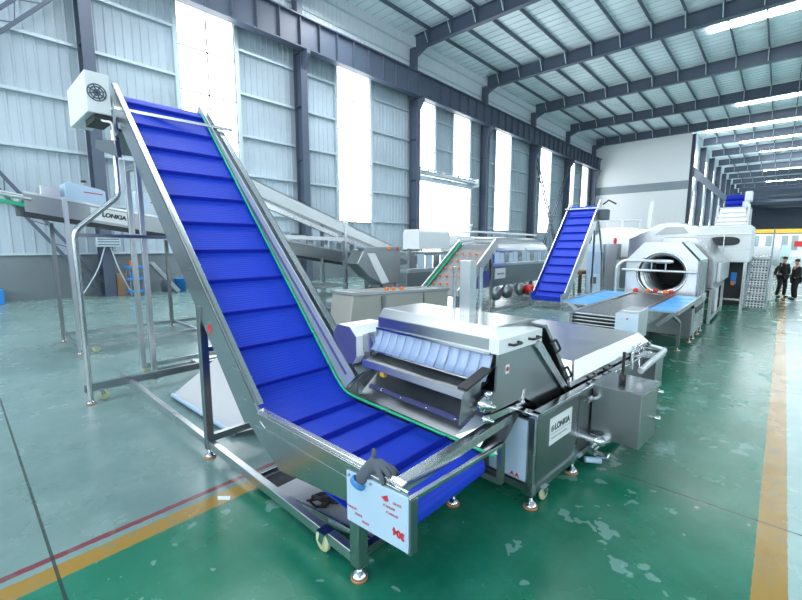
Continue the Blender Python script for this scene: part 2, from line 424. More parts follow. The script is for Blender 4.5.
# roof
ce = struct('ceiling', mb().box(-22.3, 18, -16, 240, ZR, ZR + .1), ROOFM, label='pale ribbed roof lining between dark purlins')
frames = [-5.7, 4.5, 14.7, 24.9, 35.1, 45.4, 55.6, 65.8] + [65.8 + 10.2 * k for k in range(1, 17)]
for i, y in enumerate(frames):
    x0 = -21.3 if y < 66 else -9.6
    b = mb(); b.box(x0, 18, y - .19, y + .19, 16.55, 16.60); b.box(x0, 18, y - .19, y + .19, 17.5, 17.55); b.box(x0, 18, y - .02, y + .02, 16.58, 17.52)
    k = 0
    for xx in range(int(-20), 18, 2):
        if xx > x0: b.box(xx - .02, xx + .02, y - .18, y + .18, 16.6, 17.5)
    if y < 66: b.prism([(x0, 16.56), (x0 + 1.0, 16.56), (x0, 16.1)], XZ, y - .17, y + .17)
    o = b.build('roof_rafter', NAVY)
    tag(o, 'dark roof rafter, one of the row of rafters getting smaller into the distance', 'rafter', 'roof rafters', 'structure')
b = mb()
for i, y in enumerate(frames):
    x0 = -21.3 if y < 66 else -9.6
    for xx in range(-20, 18, 2):
        if xx > x0 and y < 140:
            for s in (-1, 1): b.bar((xx, y + s * .2, 16.65), (xx, y + s * .75, 17.52), .05, .05)
b.build('purlin_stay', GIRT, ce)
b = mb()
for xx in range(-22, 18, 2):
    if xx < -9: b.box(xx - .04, xx + .04, -16, 66.4, 17.50, ZR)
    else: b.box(xx - .04, xx + .04, -16, 235, 17.50, ZR)
b.build('purlin', NAVY, ce)
b = mb()
yy = -15
while yy < 235:
    b.box(-22 if yy < 67 else -9.6, 18, yy, yy + .025, ZR - .03, ZR); yy += .75 if yy < 67 else 2.5
b.build('sheet_seam', GIRT, ce)
for i, (x0, x1, y) in enumerate([(-5.2, 16, 39.0), (-5, 16, 61), (-8.9, 16, 72.4), (-6, 16, 82.9), (-4, 16, 93.3), (-4, 16, 103.6), (-4, 16, 118), (-4, 16, 138), (-4, 16, 160), (-4, 16, 185), (-4, 16, 212)]):  # the five farthest strips are added to brighten the far hall
    o = mb().box(x0, x1, y - .45, y + .45, ZR - .09, ZR - .035).build('roof_light_strip', SKYL)
    tag(o, 'bright white roof light strip, %s from the front' % ordn[i], 'roof light', 'roof light strips', 'structure')
# the opposite side of the hall and the end behind the camera, with glowing windows added for light and steel reflections
wr_ = mb(); corr(wr_, -16, 232, 1.8, ZR, 17.9, .68, -.035); wr_.box(17.85, 18.1, -16, 232, 0, 1.8)
struct('wall_right', wr_, CLAD, label='pale clad wall on the far right side of the hall')
wf_ = mb().box(-22, 18, -16.2, -16, 0, ZR); struct('wall_front', wf_, CLAD, label='pale clad end wall behind the viewpoint')
for k in range(9):
    y = -12 + 10.2 * k * (1 if k < 5 else 1.9)
    f = mb(); f.box(17.8, 17.84, y - .05, y, 3.7, 13.7); f.box(17.8, 17.84, y + 3, y + 3.05, 3.7, 13.7)
    fr = struct('window_%d' % (9 + k), f, MULL, label='tall glowing window, added for its light, in the right hand wall')
    mb().box(17.80, 17.82, y, y + 3, 3.7, 13.7).build('glass', GLAZE, fr)
for k in range(6):
    x = -20 + 6.4 * k
    f = mb(); f.box(x - .05, x, -15.9, -15.86, 3.0, 13.7); f.box(x + 4, x + 4.05, -15.9, -15.86, 3.0, 13.7)
    fr = struct('window_%d' % (36 + k), f, MULL, label='tall glowing window, added for its light, in the end wall behind the viewpoint')
    mb().box(x, x + 4, -15.88, -15.86, 3.0, 13.7).build('glass', GLAZE, fr)
# partition wall, far side
pt = struct('wall_back', mb().box(-21.9, -9.7, 66.9, 67.1, 0, ZR), PARTW, label='tall white end wall of the near hall')
mb().box(-21.9, -9.7, 66.85, 66.9, 9.6, 10.7).build('grey_band', mat('grey_band', (.30, .36, .41), .5), pt)
mb().box(-21.9, -9.7, 66.84, 66.9, 3.6, 4.4).build('lower_grey_band', mat('lower_grey_band', (.42, .48, .52), .5), pt)
# inner column row beyond the partition
for k in range(14):
    y = 67.2 + 10.2 * k
    o = hcol(-10.0, -9.3, y, 0, 16.6, .5).build('steel_column', NAVY)
    tag(o, 'dark column in the row running away beyond the white end wall' if k else 'dark column at the right edge of the white end wall', 'column', 'columns beyond the end wall', 'structure')
b = mb(); b.box(-9.35, -9.2, 67.5, 205, 11.2, 12.4); o = b.build('crane_beam', NAVY); tag(o, 'dark crane beam along the column row beyond the end wall', 'beam', None, 'structure')
b = mb()
for k in range(6):
    y = 67.5 + 10.2 * k
    for (z0, z1) in ((3.5, 11),):
        b.bar((-9.55, y, z0), (-9.55, y + 3.2, z1), .25, .25); b.bar((-9.75, y + 1, z0), (-9.75, y + 5.2, z1), .12, .12)
o = b.build('lattice_brace', GIRT); tag(o, 'steep pale lattice braces between the columns beyond the end wall', 'brace', None, 'structure')
b = mb(); b.box(-10.2, -10.1, 67.3, 205, 0, ZR)
o = struct('wall_inner', b, CLADL, label='pale cladding behind the receding column row')
for k in range(13):
    y = 69.5 + 10.2 * k
    f = mb(); f.box(-10.1, -10.04, y - .08, y, 3.5, 15.5); f.box(-10.1, -10.04, y + 5.6, y + 5.68, 3.5, 15.5); f.box(-10.1, -10.04, y, y + 5.6, 9.4, 9.5)
    fr = struct('window_%d' % (22 + k), f, MULL, label='bright glazing between the columns beyond the end wall, bay %s' % (ordn + ['last'])[min(k, 12)])
    mb().box(-10.1, -10.07, y, y + 5.6, 3.5, 15.5).build('glass', GLAZE, fr)
struct('wall_far', mb().box(-10, 18, 232, 232.3, 0, ZR), DKGREY, label='dark far end of the long hall')

# ================================================================== MAIN BLUE INCLINE CONVEYOR
SL = 1.0
rt = lambda x: .86 + SL * (-3.13 - x)          # rail top line
XT = -6.55
Yn, Yf = 1.63, 2.80
cv = thing('incline_conveyor', (-4.2, 2.2, 0), 'tall stainless incline conveyor with a bright blue cleated belt, in the foreground', 'conveyor')
n45 = Vector((-1, 0, -1)).normalized()        # perpendicular, downwards under the rail (x,z)
def railprof(depth, d2=.33):
    dx = depth / math.sqrt(2); dl = d2 / math.sqrt(2)
    return [(-3.13, rt(-3.13)), (XT, rt(XT)), (XT - .05, rt(XT) - .12), (XT - dx + .02, rt(XT) - dx), (-3.13 - dl, rt(-3.13) - dl)]
def side_rail(y0, y1, yi):
    b = mb()
    b.prism(railprof(.27), XZ, y0, y1)
    # top flange
    b.prism([(-3.13, rt(-3.13)), (XT, rt(XT)), (XT - .015, rt(XT) - .015), (-3.145, rt(-3.13) - .015)], XZ, min(y0, yi), max(y1, yi))
    return b
o = side_rail(Yn - .015, Yn + .015, Yn + .052).build('side_rail', STEEL, cv, bevel=.003)
o = side_rail(Yf + .03, Yf + .045, Yf - .04).build('side_rail', STEEL, cv, bevel=.003)
b = mb(); b.prism([(-3.13, rt(-3.13) - .02), (XT, rt(XT) - .02), (XT - .2, rt(XT) - .22), (-3.33, rt(-3.13) - .22)], XZ, Yf - .10, Yf - .085); b.build('inner_wall', SATIN, cv)
b = mb(); b.bar((-3.25, Yf - .108, rt(-3.25) - .13), (XT + .5, Yf - .108, rt(XT + .5) - .13), .012, .03, up=(0, 1, 0)); b.build('seam_strip', NAVYB, cv)
b = mb(); b.bar((-3.06, Yn + .028, rt(-3.06) - .13), (XT, Yn + .028, rt(XT) - .13), .012, .03, up=(0, 1, 0)); b.build('inner_strip', STEELD, cv)
# belt
bl = lambda x: rt(x) - (.40 - .10 * (-3.3 - x))
zf0, zf1 = .60, .56
xk = -3.13 - (zf0 - .86 + .40) / SL                 # knee of the belt
hx, hz, hr = XT + .12, bl(XT + .12) - .10, .13
path = []
for k in range(9):
    t = math.radians(45 + 180 - k * 22.5)
xh = XT + .10
path = [(xh, bl(xh))]
steps = 40
for k in range(1, steps): 
    x = xh + (xk - .18 - xh) * k / steps; path.append((x, bl(x)))
for k in range(7):
    t = k / 6; A = Vector((xk - .18, bl(xk - .18))); P = Vector((xk, zf0)); B = Vector((xk + .25, zf0 - .01))
    q = A * (1 - t) ** 2 + P * 2 * t * (1 - t) + B * t * t; path.append((q.x, q.y))
path.append((-1.68, zf1))
er = .10; ec = Vector((-1.66, zf1 - er))
for k in range(1, 10):
    t = math.radians(90 - k * 20); path.append((ec.x + er * math.cos(t), ec.y + er * math.sin(t)))
path += [(-2.7, zf0 - .16), (-2.95, zf0 - .10), (xk - .2, zf0 + .04)]
ret = .26
path += [(xh - .14, bl(xh) - .18 - .02)]
hc = Vector((xh - .09, bl(xh) - .10)); 
for k in range(1, 8):
    t = math.radians(225 - k * 22.5); path.append((hc.x + .135 * math.cos(t), hc.y + .135 * math.sin(t)))
path.append(path[0])
b = mb(); b.sheet(path, XZ, Yn + .05, Yf - .12); be = b.build('belt', BELT, cv, solid=.012)
def cleat(px, pz, ang, h=.048):
    d = Vector((math.cos(ang), math.sin(ang))); n = Vector((-d.y, d.x))
    if n.y < 0: n = -n
    P = Vector((px, pz)); b = mb()
    b.prism([tuple(P - d * .02), tuple(P - d * .006 + n * h), tuple(P + d * .010 + n * h), tuple(P + d * .02)], XZ, Yn + .08, Yf - .15)
    b.build('cleat', CLEAT, cv, bevel=.004)
for k in range(12): 
    x = -3.52 - k * .283; 
    if x > XT + .05: cleat(x, bl(x) + .004, math.atan2(-1, 1))
for x in (-3.06, -2.66, -2.28, -1.92): 
    t = (x - xk) / (-1.56 - xk); cleat(x, zf0 + (zf1 - zf0) * t + .004, -.05)
# green wear guides
gp = [(XT + .15, bl(XT + .15) + .05), (xk - .12, bl(xk - .12) + .05), (xk + .02, zf0 + .065), (xk + .2, zf0 + .045), (-1.47, zf1 + .03)]
b = mb(); pts = [(x, Yf - .125, z) for x, z in gp]; b.tube(round_path(pts, .12), .014, 8); b.build('green_guide', GREEN, cv)
b = mb(); b.tube(round_path([(x, Yn + .06, z - .02) for x, z in gp], .12), .012, 8); b.build('green_guide', GREEN, cv)
# head, cross bar, discharge trays, motor housing
b = mb(); b.cyl((hc.x, Yn - .02, hc.y), (hc.x, Yf + .02, hc.y), .05, 14); b.build('head_shaft', STEELP, cv)
b = mb(); b.bar((XT + .25, Yn - .07, 3.90), (XT + .50, Yf + .16, 3.86), .035, .035); b.build('cross_bar', TUBEM, cv)
b = mb(); b.prism([(XT - .75, 3.52), (XT - .74, 3.56), (XT + .0, 3.72), (XT + .0, 3.68)], XZ, Yn + .02, Yf)
b.prism([(-7.62, 3.62), (-7.58, 3.74), (-6.55, 3.56), (-6.50, 3.34)], XZ, Yn - .03, Yn + .02)
b.box(XT - .5, XT - .2, Yn + .05, Yn + .07, 3.60, 3.9); b.build('discharge_chute', STEELD, cv)
b = mb(); b.box(XT - 1.15, XT - .06, 1.345, 1.605, 3.88, 4.38); mo = b.build('motor_housing', WHITE, cv, bevel=.008)
b = mb(); cx = XT - .055
for r in (.10, .07, .035):
    b.tube([(cx, 1.46 + r * math.cos(2 * math.pi * k / 24), 4.13 + r * math.sin(2 * math.pi * k / 24)) for k in range(25)], .008, 6, caps=False)
for k in range(4):
    t = math.pi * k / 4 + .3; b.bar((cx, 1.46 - .1 * math.cos(t), 4.13 - .1 * math.sin(t)), (cx, 1.46 + .1 * math.cos(t), 4.13 + .1 * math.sin(t)), .012, .012, up=(1, 0, 0))
b.build('fan_grille', DKGREY, mo)
b = mb(); b.tube(round_path([(XT - .2, 1.45, 3.88), (XT - .1, 1.5, 3.80), (XT + .02, 1.58, 3.78), (XT - .05, 1.62, 3.45)], .06), .014, 8); b.build('cable', WHITE, mo)
b = mb(); b.box(XT - .6, XT - .1, 1.42, 1.62, 3.80, 3.88); b.build('motor_bracket', TEALD, mo)  # bracket coloured dark for the shade under the motor
# trough
b = mb(); b.prism([(-3.15, .88), (-3.08, .82), (-1.42, .82), (-1.42, .47), (-1.95, .53), (-2.78, .42), (-3.10, .58), (-3.33, .72)], XZ, Yn - .03, Yn - .015); b.build('trough_side', STEEL, cv)
b = mb(); b.prism([(-3.06, .75), (-2.98, .71), (-1.95, .70), (-1.95, .688), (-2.99, .695), (-3.07, .74)], XZ, Yn - .034, Yn - .028); b.build('edge_strip', STEELP, cv)
b = mb(); b.prism([(-1.93, .765), (-1.40, .80), (-1.40, .46), (-1.93, .42)], XZ, Yn - .045, Yn - .031); fi = b.build('film_panel', FILM, cv, bevel=.003); fi['label'] = 'pale blue protective film with red printing'
yq = Yn - .0465
fl = mb()
text('printing', '304', .06, (-1.425, yq, .565), (-1, 0, 0.05), (0, 0, -1), INKR, fi, .004)
for r_, (x, z, wd) in enumerate([(-1.47, .715, .09), (-1.52, .67, .15), (-1.50, .635, .14), (-1.87, .52, .12), (-1.80, .495, .10), (-1.76, .47, .05)]):
    text('printing', 'STAINLESS' if wd > .1 else 'GRADE', .021, (x - wd / 2, yq, z), (1, 0, .08), (-.08, 0, 1), INKR, fi)
b = mb(); b.prism([(-1.61, .72), (-1.56, .75), (-1.55, .715), (-1.58, .705)], XZ, yq - .0005, yq + .001); b.build('red_mark', INKR, fi)
b = mb(); b.lathe((-1.70, yq, .765), (0, -1, 0), [(0, .012), (.008, .01), (.01, 0)], 8); b.lathe((-1.90, yq, .745), (0, -1, 0), [(0, .012), (.008, .01), (.01, 0)], 8); b.build('screw', STEELD, fi)
# flanged rim of the trough
b = mb()
b.prism([(Yn - .035, -.045), (Yn - .035, -.01), (Yn - .01, .012), (Yn + .03, .016), (Yn + .03, .004), (Yn - .005, .0), (Yn - .02, -.02)], lambda a, c, t: (t, a, .82 + c), -3.10, -1.47)
b.build('trough_rim', STEEL, cv, bevel=.003)
b = mb(); b.prism([(-1.555, .835), (-1.50, .815), (-1.495, .755), (-1.508, .755), (-1.512, .80), (-1.56, .823)], XZ, Yn - .03, 3.0); b.build('front_rim', STEEL, cv, bevel=.002)
b = mb(); b.bar((-1.41, Yn - .03, .775), (-1.46, 2.76, .66), .03, .03); b.build('end_bar', STEELP, cv, bevel=.004)
b = mb(); b.box(-1.43, -1.39, Yn - .03, Yn + .03, .44, .775); b.build('end_post', STEELD, cv)
b = mb(); b.box(-1.48, -1.44, 2.72, 2.78, .38, .67); b.box(-1.75, -1.44, 2.72, 2.77, .34, .39); b.build('end_post', STEELD, cv)
b = mb(); b.prism([(-3.3, .62), (-1.60, .56), (-1.60, .42), (-2.9, .40)], XZ, Yf - .10, Yf - .08); b.build('trough_side', STEELD, cv)
b = mb(); b.add([(-1.86, 2.70, .62), (-1.62, 2.70, .60), (-1.55, 2.78, .80), (-1.74, 2.82, .80)], [(0, 1, 2, 3)]); b.build('deflector', STEELW, cv, solid=.004)
b = mb(); b.cyl((ec.x, Yn + .04, ec.y), (ec.x, Yf - .11, ec.y), er - .015, 16); b.build('tail_roller', STEELD, cv)
# base frame
zb = .17
b = mb()
b.bar((-7.45, Yn + .01, zb), (-1.83, Yn + .01, zb - .04), .06, .08); b.build('base_rail', STEELW, cv, bevel=.004)
b = mb(); b.bar((-7.45, 2.70, zb), (-1.83, 2.70, zb - .04), .06, .08); b.build('base_rail', STEEL, cv, bevel=.004)
b = mb(); b.bar((-7.0, 1.08, zb + .03), (-7.0, 3.25, zb + .03), .07, .10); b.build('cross_rail', STEELD, cv)
b = mb(); b.bar((-4.2, Yn, zb + .04), (-4.2, 2.7, zb + .04), .06, .07); b.build('cross_rail', STEELD, cv)
b = mb(); b.bar((-1.88, Yn, .16), (-1.88, 2.7, .16), .05, .06); b.build('cross_rail', STEELD, cv)
for y in (Yn, 2.7):
    mb().bar((-4.2, y, .10), (-4.2, y, 1.60), .075, .075, up=(1, 0, 0)).build('support_post', STEELD, cv, bevel=.004)
    mb().bar((-1.87, y, .10), (-1.87, y, .45), .085, .085, up=(1, 0, 0)).build('leg', STEEL, cv, bevel=.004)
    foot(cv, -4.2, y); foot(cv, -1.87, y); caster(cv, -2.25, y - .01, 0, .075, (0, 1, 0))
b = mb(); b.bar((-4.2, Yn, 1.15), (-4.2, 2.7, 1.15), .05, .05); b.build('post_tie', STEELD, cv)
# rear outrigger: bent tubes
for s in (-1, 1):
    yo = 1.12 if s < 0 else 3.22; yi = 1.66 if s < 0 else 2.68
    b = mb(); b.tube(round_path([(-6.84, yi, 3.75), (-6.84, yi, 2.88), (-6.84, yo, 2.38), (-6.88, yo, .06)], .10), .036, 12)
    b.build('bent_leg', TUBEM, cv); foot(cv, -6.88, yo)
    caster(cv, -6.98, yo + .17 * -s, 0, .075, (1, 0, 0))
b = mb(); b.bar((-6.85, 1.12, 2.33), (-6.85, 3.22, 2.30), .05, .05); b.build('outrigger_tie', STEELD, cv)
# small safety labels on the rail
b = mb(); b.prism([(-3.98, 1.46), (-3.93, 1.41), (-3.99, 1.34), (-4.04, 1.39)], XZ, Yn - .0165, Yn - .0155); b.build('warning_label', RED, cv)

# drip tray under the trough
tr = thing('drip_tray', (-2.4, 2.0, 0), 'shallow stainless drip tray lying on the floor under the low end of the blue belt', 'tray')
TP = [(-3.36, 1.66), (-1.98, 1.85), (-1.92, 2.36), (-3.36, 2.12)]; z0, z1 = .04, .10
XY = lambda a, c, t: (a, c, t)
mb().prism(TP, XY, z0, z0 + .012).build('tray_bottom', PALESHEET, tr)
b = mb()
for i in range(4): b.bar((*TP[i], (z0 + z1) / 2), (*TP[(i + 1) % 4], (z0 + z1) / 2), .012, z1 - z0)
b.build('tray_rim', STEELP, tr)
mb().prism([(-3.33, 1.74), (-3.12, 1.77), (-3.12, 2.10), (-3.33, 2.08)], XY, z0 + .012, z0 + .016).build('dark_slot', TEALD, tr)
b = mb(); b.bar((-3.2, 1.672, .075), (-2.8, 1.73, .075), .006, .03); b.build('film_strip', FILML, tr)
b = mb(); b.bar((-2.4, 1.786, .075), (-2.02, 1.838, .075), .006, .03); b.build('film_strip', FILML, tr)
b = mb()
for x, y in ((-3.28, 1.75), (-2.05, 1.95), (-2.0, 2.28), (-3.28, 2.05)): b.cyl((x, y, 0), (x, y, .045), .02, 8)
b.build('support_stud', STEELD, tr)
# cable bundle on the tray
b = mb(); c0 = Vector((-2.58, 1.93, .075)); pts = []
for k in range(80):
    t = k * .42; r = .045 + .035 * math.sin(k * .9) + .03 * math.sin(k * .31)
    pts.append(c0 + Vector((r * 1.5 * math.cos(t), r * 1.2 * math.sin(t * 1.1), .03 + .03 * math.sin(k * .77))))
b.tube(pts, .011, 6)
o = b.build('cable_bundle', BLACK); tag(o, 'small tangle of black cable lying on the drip tray', 'cable')

# glove over the near rim
gl = thing('work_glove', (-1.62, 1.62, .82), 'grey knitted work glove with a blue cuff draped over the rim', 'glove')
def chain(name, verts, edges, radii, m, parent, sub=1, root=0):
    me = bpy.data.meshes.new(name); off = off_of(parent)
    me.from_pydata([Vector(v) - off for v in verts], edges, []); me.materials.append(m)
    o = bpy.data.objects.new(name, me); COL.objects.link(o); o.parent = parent
    md = o.modifiers.new('skin', 'SKIN'); md.use_smooth_shade = True
    for i, r in enumerate(radii):
        sv = me.skin_vertices[0].data[i]; sv.radius = (r, r) if not isinstance(r, tuple) else r; sv.use_root = (i == root)
    if sub: s2 = o.modifiers.new('sub', 'SUBSURF'); s2.levels = sub; s2.render_levels = sub
    return o
gv = [(-1.80, 1.570, .735), (-1.775, 1.595, .785), (-1.74, 1.628, .845), (-1.69, 1.645, .858),
      (-1.655, 1.605, .852), (-1.645, 1.635, .862), (-1.645, 1.665, .858), (-1.655, 1.695, .848),
      (-1.612, 1.590, .832), (-1.597, 1.632, .846), (-1.597, 1.670, .842), (-1.62, 1.712, .828),
      (-1.590, 1.585, .795), (-1.572, 1.630, .810), (-1.576, 1.677, .805), (-1.602, 1.726, .795), (-1.755, 1.668, .88), (-1.768, 1.676, .938)]
ge = [(0, 1), (1, 2), (2, 3), (3, 4), (3, 5), (3, 6), (3, 7), (4, 8), (5, 9), (6, 10), (7, 11), (8, 12), (9, 13), (10, 14), (11, 15), (2, 16), (16, 17)]
gr = [.044, .046, .050, .042] + [.019] * 4 + [.017] * 4 + [.012] * 4 + [.019, .014]
chain('hand_part', gv, ge, gr, GLOVEM, gl, 2, 2)
b = mb(); b.lathe(tuple(Vector(gv[0]) - (Vector(gv[1]) - Vector(gv[0])).normalized() * .015), (Vector(gv[1]) - Vector(gv[0])), [(.046, 0), (.054, .004), (.054, .03), (.048, .034), (.040, .03), (.034, 0)], 16); b.build('cuff', GLOVEB, gl)

# sheet lying against the far base rail
b = mb(); b.add([(-6.25, 2.02, .03), (-4.55, 1.98, .03), (-4.35, 2.62, .42), (-6.95, 3.2, .30)], [(0, 1, 2, 3)])
b = mb(); b.add([(-6.3, 1.97, .04), (-4.45, 2.0, .04), (-3.75, 2.62, .30), (-6.75, 2.95, .42)], [(0, 1, 2, 3)])
sh = thing('chute_sheet', (-5.4, 2.4, .03), 'broad bare stainless sheet leaning under the incline behind the support post', 'metal sheet')
b.build('sheet', PALESHEET, sh, solid=.006)
mb().cyl((-6.3, 1.97, .045), (-4.45, 2.0, .045), .028, 10).build('rolled_edge', FILM, sh)
b = mb(); b.box(-3.6, -1.9, 3.0, 3.05, .2, .25)

# discharge stand behind the conveyor head
st = thing('discharge_stand', (-7.7, 2.6, 0), 'slim stainless stand of two square posts behind the head of the incline', 'stand')
for x, y in ((-7.92, 2.06), (-7.50, 2.10)):
    mb().bar((x, y, .10), (x, y, 3.55), .075, .075, up=(1, 0, 0)).build('post', STEELW, st, bevel=.004); 
caster(st, -7.95, 2.1, 0, .07, (1, 0, 0))
mb().bar((-7.5, 2.10, .13), (-7.5, 3.6, .13), .06, .07).build('base_beam', STEEL, st)
mb().bar((-7.92, 2.06, .13), (-7.92, 3.6, .13), .06, .07).build('base_beam', STEEL, st)
mb().bar((-7.92, 2.06, 3.4), (-7.50, 2.10, 3.4), .06, .06).build('top_tie', STEEL, st)
mb().bar((-7.92, 3.6, .13), (-7.5, 3.6, .13), .06, .07).build('base_tie', STEEL, st)
for x in (-7.92, -7.5): foot(st, x, 3.58, 0, .12)
foot(st, -7.5, 2.1, 0, .12)

# ================================================================== WASHER (tank with curtain outlet), own frame u (left) v (back)
O = Vector((-1.35, 3.03, 0)); ca = math.radians(4.2)
def W(u, v, z): return Vector((O.x - u * math.cos(ca) + v * math.sin(ca), O.y + u * math.sin(ca) + v * math.cos(ca), z))
VZ = lambda u: None
ws = thing('vegetable_washer', tuple(W(.8, .8, 0)), 'stainless vegetable washing tank with a curtained outlet hood beside the blue belt', 'washing machine')
def wbox(b, u0, u1, v0, v1, z0, z1): return b.box(u0, u1, v0, v1, z0, z1, T=W)
uvz = lambda t: (lambda a, c, tt: W(tt, a, c))
VZU = lambda a, c, t: W(t, a, c)     # profile in v,z extruded along u
UZV = lambda a, c, t: W(a, t, c)     # profile in u,z extruded along v
U1 = 1.75
b = mb(); wbox(b, -.01, .01, .08, 3.0, .16, .80); b.build('tank_side', STEELD, ws)
b = mb(); wbox(b, 0, U1, .06, .08, .16, .78); b.build('tank_front', STEELD, ws)
b = mb(); wbox(b, U1 - .02, U1, .08, 3.0, .16, .80); wbox(b, 0, U1, 2.98, 3.0, .16, .80); wbox(b, 0, U1, .08, 3.0, .16, .18); b.build('tank_body', STEELD, ws)
b = mb(); wbox(b, -.03, .05, .06, 3.02, .80, .835); wbox(b, U1 - .05, U1 + .03, .06, 3.02, .80, .835); wbox(b, -.03, U1, .04, .12, .80, .835); wbox(b, 0, U1, 2.96, 3.03, .80, .835); b.build('tank_rim', STEELP, ws, bevel=.006)
b = mb(); wbox(b, .06, .42, .045, .058, .22, .76); fp = b.build('film_panel', FILM, ws); fp['label'] = 'pale blue film on the end of the tank'
text('printing', 'A A', .05, W(.20, .043, .235), W(0, 0, 0) - W(1, 0, 0), (0, 0, 1), INKR, fp, .003)
for (u, v) in ((.02, .08), (.02, .86), (U1 - .02, .08), (U1 - .02, 2.9), (.02, 2.9)):
    b = mb(); wbox(b, u - .03, u + .03, v - .03, v + .03, .10, .80); b.build('leg', STEEL, ws, bevel=.004); p = W(u, v, 0); foot(ws, p.x, p.y, 0, .13, .06)
b = mb(); b.bar((.0, .08, .17), (.0, 2.95, .17), .05, .06, T=W); b.build('bottom_rail', STEEL, ws)
b = mb(); b.bar((.0, .06, .17), (U1, .06, .17), .05, .06, T=W); b.build('bottom_rail', STEELD, ws)
p = W(.0, .26, 0); caster(ws, p.x, p.y, 0, .06, (math.cos(ca), -math.sin(ca), 0))
# sticker with lettering on the tank side
b = mb(); b.box(-.0155, -.0115, .30, .72, .48, .72, T=W); sk = b.build('name_sticker', WHITE, ws); sk['label'] = 'white sticker with black lettering'
vdir = W(0, 1, 0) - W(0, 0, 0)
text('lettering', 'LONKIA', .078, W(-.0165, .385, .60), vdir, (0, 0, 1), INK, sk, .003)
b = mb(); b.lathe(W(-.0165, .345, .625), W(-1, 0, 0) - W(0, 0, 0), [(.030, 0), (.030, .001), (.022, .001), (.022, 0)], 8); b.lathe(W(-.0165, .345, .625), W(-1, 0, 0) - W(0, 0, 0), [(.014, .001), (0, .001)], 6); b.build('round_mark', INK, sk)
b = mb(); b.box(-.0165, -.0155, .32, .70, .572, .577, T=W); b.build('ruled_line', INKG, sk)
text('small_lettering', 'Food processing machinery', .027, W(-.0165, .33, .53), vdir, (0, 0, 1), INKG, sk)

# outlet chute between belt and washer
b = mb(); b.prism([(-.33, .585), (-.02, .83), (-.02, .82), (-.32, .57)], VZU, .10, 1.85); b.build('outlet_chute', STEELD, ws)
b = mb(); b.prism([(-.235, .668), (-.20, .695), (-.20, .703), (-.238, .674)], VZU, .42, 1.80); b.build('chute_seam', NAVYB, ws)
b = mb()
for u in (.6, .95, 1.3, 1.6): b.lathe(W(u, -.222, .686), (0, -.6, .8), [(.016, 0), (.014, .008), (0, .012)], 8)
b.build('bolt', STEELP, ws)
b = mb(); b.add([W(1.85, -.33, .585), W(1.85, -.02, .83), W(1.98, .0, .95), W(2.02, -.25, .82)], [(0, 1, 2, 3)]); b.build('chute_end', STEEL, ws, solid=.005)
# outlet tray, curtain, hood
b = mb(); b.prism([(-.20, 1.12), (-.42, 1.05), (-.45, 1.06), (-.46, .995), (-.44, .995), (-.43, 1.035), (-.20, 1.10)], VZU, .28, 1.62); b.build('outlet_lip', STEELW, ws, bevel=.003)
b = mb(); b.prism([(-.23, 1.135), (-.30, 1.11), (-.30, 1.125), (-.23, 1.15)], VZU, .28, 1.62); b.build('lip_rib', STEELP, ws)
b = mb(); b.prism([(-.12, .99), (-.10, .93), (.1, .93), (.1, .99)], VZU, .3, 1.62); b.build('under_tray', TEALD, ws)  # coloured dark and set back so the gap under the lip reads as shade
b = mb(); wbox(b, 1.40, 1.46, -.36, -.32, .90, .98); b.build('yellow_tab', YELLOW, ws)
ncs = 13
for k in range(ncs):
    ua = .20 + k * (1.40 / ncs); ub = ua + 1.40 / ncs - .001; um = (ua + ub) / 2
    prof = [(ua, 0), (ua + .02, .002), (um, .003), (ub - .02, .002), (ub, -.001)]
    vs = []; H = [1.41, 1.32, 1.23, 1.155]; bow = [0, -.022 - .003 * random.random(), -.055 - .006 * random.random(), -.10 - .012 * random.random()]
    for z, bw in zip(H, bow): vs += [W(u, -.262 + bw - d, z) for u, d in prof]
    fs = [(r * 5 + c, r * 5 + c + 1, r * 5 + c + 6, r * 5 + c + 5) for r in range(3) for c in range(4)]
    b = mb(); b.add(vs, fs, True); b.build('curtain_strip', CURT, ws, solid=.003)
HV0, HV1 = -.30, .36
b = mb(); b.prism([(HV0, 1.37), (HV0, 1.485), (HV0 + .07, 1.565), (HV1 - .03, 1.565), (HV1, 1.49), (HV1, 1.37)], VZU, .22, 1.55)
ho = b.build('hood', STEEL, ws, bevel=.004)
# chamfered end of the hood, coloured white for the light caught by the steel
b = mb()
A = [W(.22, HV0, 1.37), W(.22, HV0, 1.485), W(.22, HV0 + .07, 1.565), W(.22, HV1 - .03, 1.565), W(.22, HV1, 1.49), W(.22, HV1, 1.37)]
B = [W(.13, HV0, 1.37), W(.13, HV0, 1.485), W(.13, HV1, 1.485), W(.13, HV1, 1.37)]
b.add(A + B, [(0, 1, 7, 6), (1, 2, 3, 4, 8, 7), (6, 7, 8, 9), (4, 5, 9, 8), (0, 6, 9, 5)]); b.build('hood_end', WHITE, ho)
b = mb(); b.bar((.2, HV0 - .012, 1.372), (1.56, HV0 - .012, 1.372), .02, .02, T=W); b.build('hood_hem', STEELP, ho)
def handle(parent, p, along, out, L=.13, h=.045, r=.011):
    along = Vector(along).normalized(); out = Vector(out).normalized(); p = Vector(p)
    pts = round_path([p - along * L / 2, p - along * L / 2 + out * h, p + along * L / 2 + out * h, p + along * L / 2], .02)
    return mb().tube(pts, r, 8).build('handle', BLACK, parent)
udir = W(-1, 0, 0) - W(0, 0, 0)
handle(ho, W(.13, -.10, 1.43), vdir, udir); handle(ho, W(.13, .20, 1.43), vdir, udir)
b = mb(); wbox(b, .68, .80, .05, .15, 1.56, 2.06); b.build('vent_stack', STEELW, ho, bevel=.006)
b = mb(); b.cyl(W(.86, .05, 1.56), W(.86, .05, 2.0), .016, 10); b.cyl(W(.60, .10, 1.56), W(.60, .10, 2.0), .02, 10); b.split('vent_pipe', STEELP, ho)
